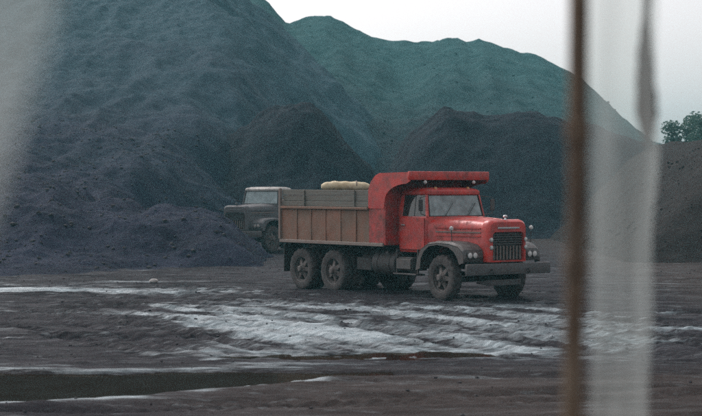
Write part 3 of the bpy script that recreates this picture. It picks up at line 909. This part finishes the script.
# cab shield: swept plates rising from the bed sides and a roof plate over the cab
SH = -1.02                       # front edge of the shield
top_z = 2.99
for s in (-1, 1):
    y0 = -BY - 0.002 if s < 0 else BY - 0.038
    outer = [(PAN - 0.02, ZS - 0.45), (PAN - 0.02, ZS + 0.02), (PAN + 0.10, ZS + 0.22), (PAN + 0.26, top_z - 0.06), (PAN + 0.42, top_z), (SH, top_z + 0.02), (SH, top_z - 0.21)]
    inner = []
    for k in range(9):
        t = k / 8
        ang = R(90) * t
        inner.append((SH - 0.12 - (SH - 0.12 - BF - 0.04) * math.sin(ang), top_z - 0.26 - 0.42 * (1 - math.cos(ang))))
    poly = outer + inner + [(BF + 0.0, ZS - 0.45)]
    MB().prism(poly, y0 - 0.012, y0 + 0.028, 'xz').build('shield_side', M['red_bed'] if s > 0 else M['red'], bedo)
pr = [(PAN + 0.26, top_z - 0.06), (PAN + 0.42, top_z), (-1.6, top_z + 0.012), (SH, top_z + 0.02)]
shd = MB().strip([(x, -BY + 0.03, z) for x, z in pr], [(x, BY - 0.03, z) for x, z in pr], (0, 0, -0.035))
shd.build('cab_shield', M['red'], bedo)
MB().box(SH - 0.05, SH + 0.012, -BY - 0.02, BY + 0.02, top_z - 0.17, top_z + 0.035, 0.018, 2).build('shield_lip', M['red'], bedo)
for y in (-0.75, -0.25, 0.25, 0.75): MB().box(-2.1, SH - 0.052, y - 0.03, y + 0.03, top_z - 0.10, top_z - 0.037, 0.005).build('shield_rib', M['red_bed'], bedo)
for s in (-1, 1): MB().lathe([(0.0, 0.0), (0.04, 0.0), (0.045, 0.03), (0.03, 0.055), (0.0, 0.06)], 12, 'x', (SH - 0.02, s * 0.75, top_z - 0.22)).build('marker_lamp', M['lens'], bedo)
hoist = MB().cyl((-2.6, 0, 0.95), (-3.6, 0, 1.2), 0.09, n=12).build('hoist', M['black'], truck)
for a in (RA2 - 0.75,):
    for s in (-1, 1): MB().box(a - 0.012, a + 0.012, s * 0.88 - 0.3, s * 0.88 + 0.3, 0.45, 1.16, 0.004).build('mud_flap', M['black'], truck)

# ---- cab
CB, CF = -1.90, -0.74            # back and front of the cab body
cy = 0.90
cab = MB()
def cab_ring(z, ins, fr, bk=0.0, r=0.10, n=5):
    x0, x1, yy = CB + bk, CF + fr, cy - ins
    pts = []
    for (cx, cyy, a0) in ((x1 - r, yy - r, 0), (x0 + r, yy - r, 90), (x0 + r, -yy + r, 180), (x1 - r, -yy + r, 270)):
        for k in range(n):
            a = R(a0 + 90 * k / (n - 1))
            pts.append((cx + r * math.cos(a), cyy + r * math.sin(a), z))
    return pts
cab.loft([cab_ring(1.10, 0.03, -0.02), cab_ring(1.20, 0.0, 0.0), cab_ring(1.60, -0.01, 0.0), cab_ring(1.90, 0.0, 0.0), cab_ring(1.955, 0.02, 0.0)])
cabo = cab.build('cab', M['red'], truck)
roof = MB().loft([cab_ring(2.46, 0.085, -0.13, 0.03), cab_ring(2.49, 0.06, -0.10, 0.02), cab_ring(2.55, 0.055, -0.10, 0.02), cab_ring(2.60, 0.09, -0.15, 0.05, 0.14), cab_ring(2.635, 0.20, -0.27, 0.15, 0.2), cab_ring(2.645, 0.40, -0.45, 0.35, 0.2)])
roof.build('roof', M['red'], cabo)
for s in (-1, 1):
    yb, yt = s * (cy - 0.035), s * (cy - 0.10)
    def post(xb0, xb1, xt0, xt1, w=0.045):
        return MB().hexa([(xb0, yb - w / 2, 1.94), (xb1, yb - w / 2, 1.94), (xb1, yb + w / 2, 1.94), (xb0, yb + w / 2, 1.94),
                          (xt0, yt - w / 2, 2.475), (xt1, yt - w / 2, 2.475), (xt1, yt + w / 2, 2.475), (xt0, yt + w / 2, 2.475)], 0.01)
    post(CF - 0.10, CF - 0.01, CF - 0.21, CF - 0.13).build('windscreen_post', M['red'], cabo)
    post(CB + 0.01, CB + 0.16, CB + 0.05, CB + 0.17).build('rear_post', M['red'], cabo)
    post(CB + 0.60, CB + 0.63, CB + 0.60, CB + 0.63, 0.03).build('window_divider', M['black'], cabo)
    g = MB().hexa([(CB + 0.15, yb - 0.006, 1.945), (CF - 0.10, yb - 0.006, 1.945), (CF - 0.10, yb + 0.006, 1.945), (CB + 0.15, yb + 0.006, 1.945),
                   (CB + 0.16, yt - 0.006, 2.47), (CF - 0.21, yt - 0.006, 2.47), (CF - 0.21, yt + 0.006, 2.47), (CB + 0.16, yt + 0.006, 2.47)])
    g.build('side_window', M['glass_side'], cabo)
    yd = s * (cy + 0.004)
    dr = MB().box(CB + 0.14, CF - 0.10, min(yd, yd + s * 0.022), max(yd, yd + s * 0.022), 1.16, 1.925, 0.012)
    dro = dr.build('door', M['red'], cabo)
    yh = s * (cy + 0.026)
    MB().box(CB + 0.20, CB + 0.33, min(yh, yh + s * 0.03), max(yh, yh + s * 0.03), 1.73, 1.765, 0.008).build('door_handle', M['chrome'], cabo)
    # mirror on a bracket
    mr = MB()
    mr.tube([(CF - 0.08, s * cy, 1.98), (CF + 0.0, s * (cy + 0.20), 2.02), (CF + 0.0, s * (cy + 0.22), 2.40), (CF - 0.14, s * (cy - 0.05), 2.44)], 0.011, 6)
    mr.box(CF - 0.02, CF + 0.02, s * (cy + 0.21) - 0.06, s * (cy + 0.21) + 0.06, 2.09, 2.36, 0.01)
    mr.build('mirror', M['fender'] if s > 0 else M['black'], cabo)
ws = MB()
wb, wt = CF - 0.03, CF - 0.15
for (ya, yb) in ((-0.80, 0.80),):
    ws.hexa([(wb - 0.012, ya, 1.965), (wb, ya, 1.965), (wb, yb, 1.965), (wb - 0.012, yb, 1.965),
             (wt - 0.012, ya * 0.93, 2.455), (wt, ya * 0.93, 2.455), (wt, yb * 0.93, 2.455), (wt - 0.012, yb * 0.93, 2.455)])
ws.build('windscreen', M['glass'], cabo)
wf = MB()
wf.tube([(wb + 0.006, -0.82, 1.96), (wb + 0.006, 0.82, 1.96), (wt + 0.006, 0.765, 2.465), (wt + 0.006, -0.765, 2.465), (wb + 0.006, -0.82, 1.96)], 0.016, 6)
wf.build('windscreen_seal', M['black'], cabo)
for y in (-0.35, 0.35):
    MB().tube([(wb + 0.03, y, 1.975), (wb + 0.0, y + 0.16, 2.16), (wb - 0.03, y + 0.27, 2.28)], 0.008, 5).build('wiper', M['black'], cabo)
MB().box(CB + 0.03, CB + 0.06, -0.75, 0.75, 1.94, 2.47).build('rear_wall', M['inside'], cabo)
se = MB().box(CB + 0.10, CB + 0.55, -0.72, 0.72, 1.957, 2.0, 0.02).box(CB + 0.08, CB + 0.2, -0.72, 0.72, 2.0, 2.30, 0.04)
se.build('seat', M['inside'], cabo)
sw = MB().lathe([(0.19, -0.012), (0.205, 0), (0.19, 0.012), (0.175, 0)], 24, 'x', (CF - 0.34, 0.42, 2.07), closed=True).cyl((CF - 0.34, 0.42, 2.07), (CF - 0.12, 0.42, 1.95), 0.015, n=6).box(CF - 0.345, CF - 0.335, 0.24, 0.60, 2.06, 2.08)
sw.build('steering_wheel', M['inside'], cabo)
for k, y in enumerate((-0.5, 0.5)):
    MB().lathe([(0.0, 0.0), (0.04, 0.0), (0.04, 0.03), (0.025, 0.055), (0.0, 0.06)], 12, 'z', (CF - 0.2, y, 2.60)).build('roof_lamp', M['amber'], cabo)

# ---- hood and nose
NX = 1.12                        # face of the radiator shell
def hood_ring(x, w, zt, zb, crown=0.10, n=17):
    pts = []
    for k in range(n):
        t = -1 + 2 * k / (n - 1)
        y = w * math.copysign(abs(t) ** 0.55, t) if abs(t) > 0 else 0
        ang = abs(t)
        z = zt - crown * (abs(y) / w) ** 2.2 - 0.30 * max(0, ang - 0.72) ** 1.4 / 0.28 ** 1.4 * 0.35
        pts.append((x, y, z))
    pts.append((x, w * 1.0, zb)); pts.append((x, -w * 1.0, zb))
    return pts
hr = [hood_ring(CF - 0.02, 0.87, 1.965, 1.36), hood_ring(CF + 0.12, 0.82, 1.96, 1.34), hood_ring(-0.1, 0.70, 1.95, 1.2), hood_ring(0.5, 0.60, 1.925, 1.1), hood_ring(0.88, 0.555, 1.895, 1.0)]
hood = MB().loft(hr).build('hood', M['red'], truck, 40)
# radiator shell with rounded shoulders
def shell_ring(x, w, zt, zb, r):
    pts = []
    for k in range(9):
        a = R(90 * k / 8); pts.append((x, w - r + r * math.cos(a), zt - r + r * math.sin(a) + 0.0))
    for k in range(9):
        a = R(90 + 90 * k / 8); pts.append((x, -w + r + r * math.cos(a), zt - r + r * math.sin(a)))
    pts.append((x, -w, zb)); pts.append((x, w, zb))
    return pts
rs = MB()
outer = [shell_ring(0.86, 0.565, 1.90, 0.93, 0.17), shell_ring(0.96, 0.575, 1.905, 0.93, 0.17), shell_ring(1.06, 0.565, 1.885, 0.93, 0.17), shell_ring(1.11, 0.535, 1.845, 0.93, 0.16)]
inner = [shell_ring(1.115, 0.47, 1.62, 0.96, 0.10), shell_ring(1.03, 0.46, 1.60, 0.97, 0.10)]
rs.loft(outer + inner, caps=False)
shell = rs.build('radiator_shell', M['red'], truck, 40)
gr = MB().box(1.0, 1.035, -0.47, 0.47, 0.95, 1.61)
gro = gr.build('grille', M['black'], truck)
for k in range(9):
    y = -0.40 + 0.10 * k
    MB().box(1.04, 1.075, y - 0.012, y + 0.012, 0.985, 1.30 if True else 1.6, 0.004).build('grille_bar', M['rail'], gro)
for k in range(5):
    z = 1.34 + 0.055 * k
    MB().box(1.045, 1.085, -0.455, 0.455, z - 0.009, z + 0.009, 0.004).build('grille_slat', M['fender'], gro)
MB().box(1.112, 1.13, -0.33, 0.33, 1.69, 1.73, 0.006).build('nose_trim', M['chrome'], shell)
orn = MB().cyl((1.0, 0, 1.885), (1.0, 0, 1.95), 0.03, 0.022, 10).lathe([(0.0, 1.94), (0.045, 1.95), (0.055, 1.975), (0.04, 2.0), (0.0, 2.01)], 12, 'z', (1.0, 0, 0))
orn.build('radiator_cap', M['chrome'], truck)
MB().tube([(CF + 0.05, 0, 1.968), (-0.1, 0, 1.953), (0.5, 0, 1.93), (0.9, 0, 1.905)], 0.012, 6).build('hood_hinge', M['red'], hood)
for s in (-1, 1):
    # side vents and trim on the hood
    for k in range(3):
        z = 1.50 + 0.09 * k
        A = []; B = []
        for x, w in ((-0.55, 0.795), (-0.1, 0.70), (0.5, 0.60), (0.80, 0.56)):
            A.append((x, s * (w + 0.002), z)); B.append((x, s * (w + 0.002), z + 0.03))
        MB().strip(A, B, (0, s * 0.02, 0)).build('hood_trim', M['red'] if k != 1 else M['rail'], hood)
    # front fender: arch over the wheel and a flat crown, with a nose carrying the lamps
    yi, yo = s * 0.58, s * 1.17
    prof = []
    for k in range(13):
        a = R(200 - 200 * k / 12 * 0.93)
        prof.append((0.72 * math.cos(a) * 1.02, 0.62 + 0.72 * math.sin(a)))
    # outer contour of the fender seen from the side
    top = [(-0.86, 0.74), (-0.80, 1.02), (-0.66, 1.24), (-0.42, 1.36), (-0.05, 1.405), (0.40, 1.39), (0.70, 1.33), (0.86, 1.22), (0.90, 1.06), (0.90, 0.96)]
    under = [(0.80, 0.96), (0.74, 1.06), (0.58, 1.21), (0.30, 1.315), (-0.05, 1.345), (-0.38, 1.30), (-0.58, 1.19), (-0.71, 1.0), (-0.78, 0.74)]
    f = MB()
    # crown skin
    A = [(x, yi, z) for x, z in top]
    mid = [(x, yo - s * 0.07, z) for x, z in top]
    B = [(x, yo, z - 0.045) for x, z in top]
    f.strip(A, mid, (0, 0, -0.02)); f.strip(mid, B, (0, 0, -0.02))
    # outer side skirt between crown and wheel arch
    rings = []
    cen = top
    outl = [(x, z - 0.045) for x, z in top]
    inn = [(-0.70, 0.74), (-0.665, 0.98), (-0.55, 1.15), (-0.36, 1.27), (-0.05, 1.31), (0.34, 1.27), (0.56, 1.16), (0.68, 1.02), (0.72, 0.93), (0.74, 0.88)]
    f.loft([[(o_[0], yo, o_[1]), (i_[0], yo, i_[1]), (i_[0], yo - s * 0.02, i_[1]), (o_[0], yo - s * 0.02, o_[1])] for o_, i_ in zip(outl, inn)])
    # front face block with lamp bay
    f.hexa([(0.60, yi + s * 0.02, 0.94), (0.895, yi + s * 0.02, 0.94), (0.895, yo - s * 0.006, 0.94), (0.72, yo - s * 0.006, 0.94),
            (0.60, yi + s * 0.02, 1.22), (0.87, yi + s * 0.02, 1.22), (0.87, yo - s * 0.006, 1.20), (0.72, yo - s * 0.006, 1.20)], 0.03, 2)
    fo = f.build('fender', M['fender'], truck, 40)
    for dy in (0.0, 0.155):
        yl = s * (0.89 + dy - 0.06)
        hl = MB().lathe([(0.0, 0.90), (0.070, 0.895), (0.082, 0.89), (0.086, 0.91), (0.07, 0.925), (0.0, 0.926)], 20, 'x', (0, yl, 1.09))
        ho = hl.build('headlight_ring', M['fender'], fo)
        MB().lathe([(0.0, 0.945), (0.03, 0.942), (0.052, 0.934), (0.064, 0.927), (0.0, 0.926)], 20, 'x', (0, yl, 1.09)).build('headlight', M['lens'], fo)
    # round lamps on stalks beside the grille
    for z in (1.26, 1.44):
        lm = MB().cyl((1.06, s * 0.50, z), (1.11, s * 0.525, z), 0.02, n=8)
        lm.lathe([(0.0, 1.09), (0.04, 1.10), (0.052, 1.13), (0.0, 1.135)], 16, 'x', (0, s * 0.52, z))
        lo = lm.build('auxiliary_lamp', M['chrome'], truck)
        MB().lathe([(0.0, 1.155), (0.025, 1.15), (0.043, 1.137), (0.0, 1.136)], 16, 'x', (0, s * 0.52, z)).build('lens', M['lens'], lo)
    # marker ball on a wand at the fender's outer front corner
    mk = MB().cyl((0.35 if s < 0 else 0.70, s * 1.05, 1.36), (0.35 if s < 0 else 0.70, s * 1.07, 1.66 if s < 0 else 1.62), 0.010, n=6)
    mko = mk.build('marker_stalk', M['black'], truck)
    MB().lathe([(0.0, -0.04), (0.04, -0.03), (0.055, 0.0), (0.04, 0.03), (0.0, 0.04)], 14, 'x', (0.35 if s < 0 else 0.70, s * 1.07, 1.70)).build('marker_lamp', M['lens'], mko).scale = (1, 1, 1)
# bumper
bu = MB().box(1.08, 1.16, -1.27, 1.27, 0.64, 0.90, 0.02, 2).box(0.95, 1.081, -0.47, -0.37, 0.72, 0.86).box(0.95, 1.081, 0.37, 0.47, 0.72, 0.86)
buo = bu.build('bumper', M['bumper'], truck)
for y in (-0.55, 0.55):
    MB().lathe([(0.035, -0.012), (0.055, -0.012), (0.055, 0.012), (0.035, 0.012)], 12, 'y', (1.19, y, 0.72), closed=True).build('tow_hook', M['black'], buo)
MB().box(1.162, 1.168, -0.26, 0.26, 0.70, 0.81, 0.002).build('number_plate', M['fender'], buo)
# skid plate and cross tube under the nose
MB().hexa([(0.55, -0.5, 0.42), (0.98, -0.5, 0.38), (0.98, 0.5, 0.38), (0.55, 0.5, 0.42), (0.55, -0.5, 0.45), (1.0, -0.5, 0.52), (1.0, 0.5, 0.52), (0.55, 0.5, 0.45)], 0.01).build('skid_plate', M['bumper'], truck)

# load in the bed and a cream roll on it
lxs = np.linspace(BR + 0.06, BF - 0.01, 90); lys = np.linspace(-BY + 0.055, BY - 0.055, 46)
LX, LY = np.meshgrid(lxs, lys)
LZ = 2.40 + 0.10 * (1 - (LY / BY) ** 2) + 0.06 * fbm(LX * 1.5, LY * 1.5, 4, 201)
top_pts = np.stack([LX, LY, LZ], -1)
ny, nx = LZ.shape
vs = [tuple(p) for p in top_pts.reshape(-1, 3)]
fs = [(j * nx + i, j * nx + i + 1, (j + 1) * nx + i + 1, (j + 1) * nx + i) for j in range(ny - 1) for i in range(nx - 1)]
# skirt down to the bed floor so that the load is a body
loop = [(0, i) for i in range(nx)] + [(j, nx - 1) for j in range(1, ny)] + [(ny - 1, i) for i in range(nx - 2, -1, -1)] + [(j, 0) for j in range(ny - 2, 0, -1)]
basei = len(vs)
for (j, i) in loop: vs.append((LX[j, i], LY[j, i], 1.303))
nL = len(loop)
for k in range(nL):
    a = loop[k][0] * nx + loop[k][1]; b = loop[(k + 1) % nL][0] * nx + loop[(k + 1) % nL][1]
    fs.append((a, basei + k, basei + (k + 1) % nL, b))
fs.append(tuple(basei + k for k in range(nL)))
load = mesh_obj('coal_load', vs, fs, M['coal'], None, 60)
load.location = (org[0], org[1], -0.03); load.rotation_euler = (0, 0, PHI)
tag(load, 'dark load of coal filling the dump truck bed', 'load')

cr = MB()
rings = []
for k in range(25):
    t = k / 24; x = -0.62 + 1.24 * t
    rr = 0.115 * min(1, (0.45 + 5 * t)) * min(1, (0.45 + 5 * (1 - t))) * (1 + 0.07 * math.sin(9 * t * 3.1) + 0.03 * math.sin(31 * t))
    rings.append([(x, rr * 1.15 * math.cos(2 * math.pi * i / 18), 0.14 + 0.015 * math.sin(5 * t) + rr * (1 + 0.05 * math.sin(3 * i + 8 * t)) * math.sin(2 * math.pi * i / 18)) for i in range(18)])
cr.loft(rings)
roll = cr.build('canvas_roll', M['cream'], None, 60)
for t in (-0.3, 0.28): MB().lathe([(0.11, -0.012), (0.138, -0.012), (0.138, 0.012), (0.11, 0.012)], 18, 'x', (t, 0, 0.145), closed=True).build('strap', M['rail'], roll)
def truck_pt(a, y, z=0): return (org[0] + hx * a + lx * y, org[1] + hy * a + ly * y, z)
p = truck_pt(-4.3, -0.10)
roll.location = (p[0] - 0.5, p[1] + 0.1, 2.505)
roll.rotation_euler = (0, R(-1), R(4))
tag(roll, 'cream canvas roll lying on top of the truck load', 'canvas roll')

# ------------------------------------------------------------------ a second, grey lorry half hidden behind the bed
lorry = empty('parked_lorry', (-4.08, 69.6, 0.0), math.atan2(-0.87, -0.5))
tag(lorry, 'dusty grey bonneted lorry with pale cab roof half hidden behind the dump truck', 'lorry')
SWAP = {'faded_red_paint': M['loader'], 'dusty_dark_grey_paint': M['loader'], 'pale_lamp_lens': M['loader_roof'], 'worn_bright_metal': M['loader'], 'amber_lamp_lens': M['loader']}
LEAVE = {'dump_bed', 'marker_stalk', 'auxiliary_lamp', 'hoist', 'tool_box'}
def repaint(o):
    for sl in o.material_slots:
        m_ = sl.material
        sl.link = 'OBJECT'
        sl.material = SWAP.get(m_.name, m_)
def stem_of(o): return o.name.split('.')[0]
for part in list(truck.children):
    if stem_of(part) in LEAVE: continue
    c = part.copy(); C.objects.link(c); c.parent = lorry; repaint(c)
    for sub in list(part.children):
        if stem_of(sub) in ('mirror', 'roof_lamp', 'wiper'): continue
        d = sub.copy(); C.objects.link(d); d.parent = c; repaint(d)
        if stem_of(sub) == 'roof': d.material_slots[0].material = M['loader_roof']
fb = MB().box(-6.4, -2.0, -1.15, 1.15, 1.12, 1.24, 0.01)
fbo = fb.build('flat_bed', M['loader'], lorry)
for y in (-1.13, 1.13): MB().box(-6.4, -2.0, y - 0.025, y + 0.025, 1.242, 1.62, 0.01).build('drop_side', M['loader'], fbo)
MB().box(-2.06, -2.0, -1.1, 1.1, 1.242, 1.95, 0.01).build('headboard', M['loader'], fbo)

# ------------------------------------------------------------------ trees beyond the brown bank
def tree(x, y, h, rx, seed, label, n=5200):
    rg = random.Random(seed)
    z0 = max(float(back_z(np.array(x), np.array(y))), float(right_z(np.array(x), np.array(y))), 0.0) - 0.15
    root = empty('tree', (x, y, z0))
    tag(root, label, 'tree', 'trees beyond the brown bank')
    tr = MB()
    tr.tube([(0, 0, 0), (0.1, 0, h * 0.25), (0.0, 0.1, h * 0.5), (0.15, 0.1, h * 0.85)], [0.22, 0.17, 0.12, 0.04], 9)
    tips = []
    for k in range(11):
        a = k * 2.4 + rg.uniform(-0.3, 0.3); zb = h * rg.uniform(0.25, 0.7); L = rx * rg.uniform(0.55, 0.95)
        tip = (L * math.cos(a), L * math.sin(a), min(h * 0.95, zb + h * rg.uniform(0.08, 0.28)))
        tr.tube([(0.03, 0.03, zb), (tip[0] * 0.5, tip[1] * 0.5, zb + (tip[2] - zb) * 0.4), tip], [0.09, 0.06, 0.02], 6)
        tips.append(tip)
    tips.append((0.1, 0.1, h * 0.93)); tips.append((0.1, 0, h * 0.72))
    tr.build('trunk', M['bark'], root)
    V = []; F = []
    for i in range(n):
        c = rg.choice(tips); r = rx * 0.42
        d = Vector((rg.gauss(0, 1), rg.gauss(0, 1), rg.gauss(0, 1))).normalized() * r * rg.random() ** 0.45
        p = Vector(c) + Vector((d.x, d.y, d.z * 0.75))
        u = Vector((rg.uniform(-1, 1), rg.uniform(-1, 1), rg.uniform(-0.5, 0.5))).normalized()
        w = u.orthogonal().normalized(); w.rotate(Matrix.Rotation(rg.uniform(0, 6.28), 3, u))
        s = rg.uniform(0.08, 0.17)
        k = len(V)
        V += [p - u * s, p + w * s * 0.5, p + u * s, p - w * s * 0.5]
        F.append((k, k + 1, k + 2, k + 3))
    mesh_obj('crown', V, F, M['leaf'], root)
    return root
tree(28.2, 128, 9.3, 2.6, 1, 'tallest green tree at the right edge above the brown bank')
tree(26.6, 134, 7.0, 2.0, 2, 'smaller green tree left of the tallest one on the bank')
tree(29.5, 122, 7.6, 2.4, 3, 'green tree cut off by the right edge of the picture')

# ------------------------------------------------------------------ pipe frame with plastic sheeting close to the camera
def line_pt(y): return (-0.593 + 0.329 * y, y)
bank_z = 0.95
fr = empty('pipe_frame', (*line_pt(3.0), bank_z))
tag(fr, 'thin brown rusted pipe standing blurred close to the camera', 'pipe frame')
def rel(x, y, z): return (x - line_pt(3.0)[0], y - 3.0, z - bank_z)
def upright(y, dxt, dxb, name):
    x, yy = line_pt(y)
    ztop = 3.3
    m_ = MB().tube([rel(x + dxb * 1.5, yy, bank_z - 0.1), rel(x + dxb, yy, 2.2), rel(x, yy, 2.6), rel(x + dxt, yy, 2.9), rel(x + dxt, yy, ztop)], 0.0175, 12)
    for z in (2.46, 2.70): m_.lathe([(0.017, -0.02), (0.022, -0.018), (0.022, 0.018), (0.017, 0.02)], 12, 'z', rel(x + dxt * (z - 2.6) / 0.3 if z > 2.6 else x + dxb * (2.6 - z) / 0.4, yy, z))
    return m_.build(name, M['rod'], fr)
upright(3.0, 0.003, -0.008, 'upright')
upright(0.42, 0, 0, 'upright')
upright(5.4, 0, 0, 'upright')
a_, b2_ = line_pt(0.38), line_pt(5.45)
MB().cyl(rel(*a_, 3.28), rel(*b2_, 3.28), 0.014, n=12).build('rail', M['rod'], fr)

def film(name, y0f, y1f, ztop, zbot, label, folds, nz=50, nu=70, ph=0.0):
    nxy = Vector((0.329, 1.0)).normalized(); nrm = Vector((nxy.y, -nxy.x))
    vs = []; fs = []
    for j in range(nz + 1):
        z = ztop + (zbot - ztop) * j / nz
        ya, yb = y0f(z), y1f(z)
        for i in range(nu + 1):
            u = i / nu
            x, y = line_pt(ya + (yb - ya) * u)
            d = folds * (math.sin(u * 9 + ph + 0.8 * z) * 0.6 + 0.4 * math.sin(u * 21 + 2 * ph - 1.3 * z)) * (0.35 + 0.65 * j / nz) + 0.016
            vs.append((x + nrm.x * d, y + nrm.y * d, z))
    for j in range(nz):
        for i in range(nu):
            a = j * (nu + 1) + i
            fs.append((a, a + 1, a + nu + 2, a + nu + 1))
    o = mesh_obj(name, vs, fs, M['film'], None, 180)
    return tag(o, label, 'plastic sheet', 'plastic sheets hung on the pipe frame')
film('plastic_sheet', lambda z: 3.02 + 0.02 * math.sin(6 * z), lambda z: 3.80 + 0.05 * math.sin(5 * z) + 0.03 * math.sin(17 * z), 3.27, 1.15,
     'milky translucent plastic sheet hanging right of the brown pipe', 0.006)
film('plastic_sheet', lambda z: 0.45, lambda z: 1.165 - 0.6 * max(0, 2.73 - z) if z > 2.25 else 0.877, 3.27, 1.3,
     'milky translucent plastic sheet drawn aside at the left edge', 0.010, ph=1.0)
# a ragged strip of brown cloth caught on the rail
rx_, ry_ = line_pt(3.80)
rg = random.Random(5)
vs = []; fs = []
NS, NC = 60, 10
for k in range(NS + 1):
    t = k / NS; z = 3.28 - (3.28 - 2.70) * t
    w = 0.016 + 0.004 * math.sin(9 * t) + 0.002 * math.sin(23 * t) + 0.005 * math.exp(-((t - 0.78) / 0.14) ** 2)
    w *= 1 - 0.35 * max(0, t - 0.9) / 0.1
    cx = rx_ - 0.004 + 0.004 * math.sin(7 * t); tw = 0.5 * math.sin(4 * t)
    for i in range(NC):
        a = 2 * math.pi * i / NC
        px, py = w * (1 + rg.uniform(-0.12, 0.12)) * math.cos(a), 0.005 * math.sin(a) + 0.006 * math.sin(3 * a + 5 * t)
        vs.append((cx + px * math.cos(tw) - py * math.sin(tw), ry_ + px * math.sin(tw) + py * math.cos(tw), z + (rg.uniform(-0.02, 0.02) if k == NS else 0)))
for k in range(NS):
    for i in range(NC): fs.append((k * NC + i, k * NC + (i + 1) % NC, (k + 1) * NC + (i + 1) % NC, (k + 1) * NC + i))
fs.append(tuple(range(NC))); fs.append(tuple(NS * NC + i for i in range(NC)))
strip = mesh_obj('cloth_strip', vs, fs, M['rope'], None, 60)
tag(strip, 'ragged brown cloth strip hanging blurred before the sky at upper right', 'cloth strip')

# ------------------------------------------------------------------ the air
hz = bpy.data.materials.new('hazy_air'); hz.use_nodes = True
nt = hz.node_tree; nt.nodes.clear()
out = nt.nodes.new('ShaderNodeOutputMaterial')
pv = nt.nodes.new('ShaderNodeVolumePrincipled')
pv.inputs['Color'].default_value = (0.38, 0.92, 1.0, 1)
pv.inputs['Density'].default_value = 0.00055
pv.inputs['Anisotropy'].default_value = 0.0
nt.links.new(pv.outputs['Volume'], out.inputs['Volume'])
hb = MB().box(-640, 640, -140, 660, -3.0, 34)
haze = hb.build('haze', hz, None, None)
tag(haze, 'thin blue-green haze over the yard', kind='stuff')
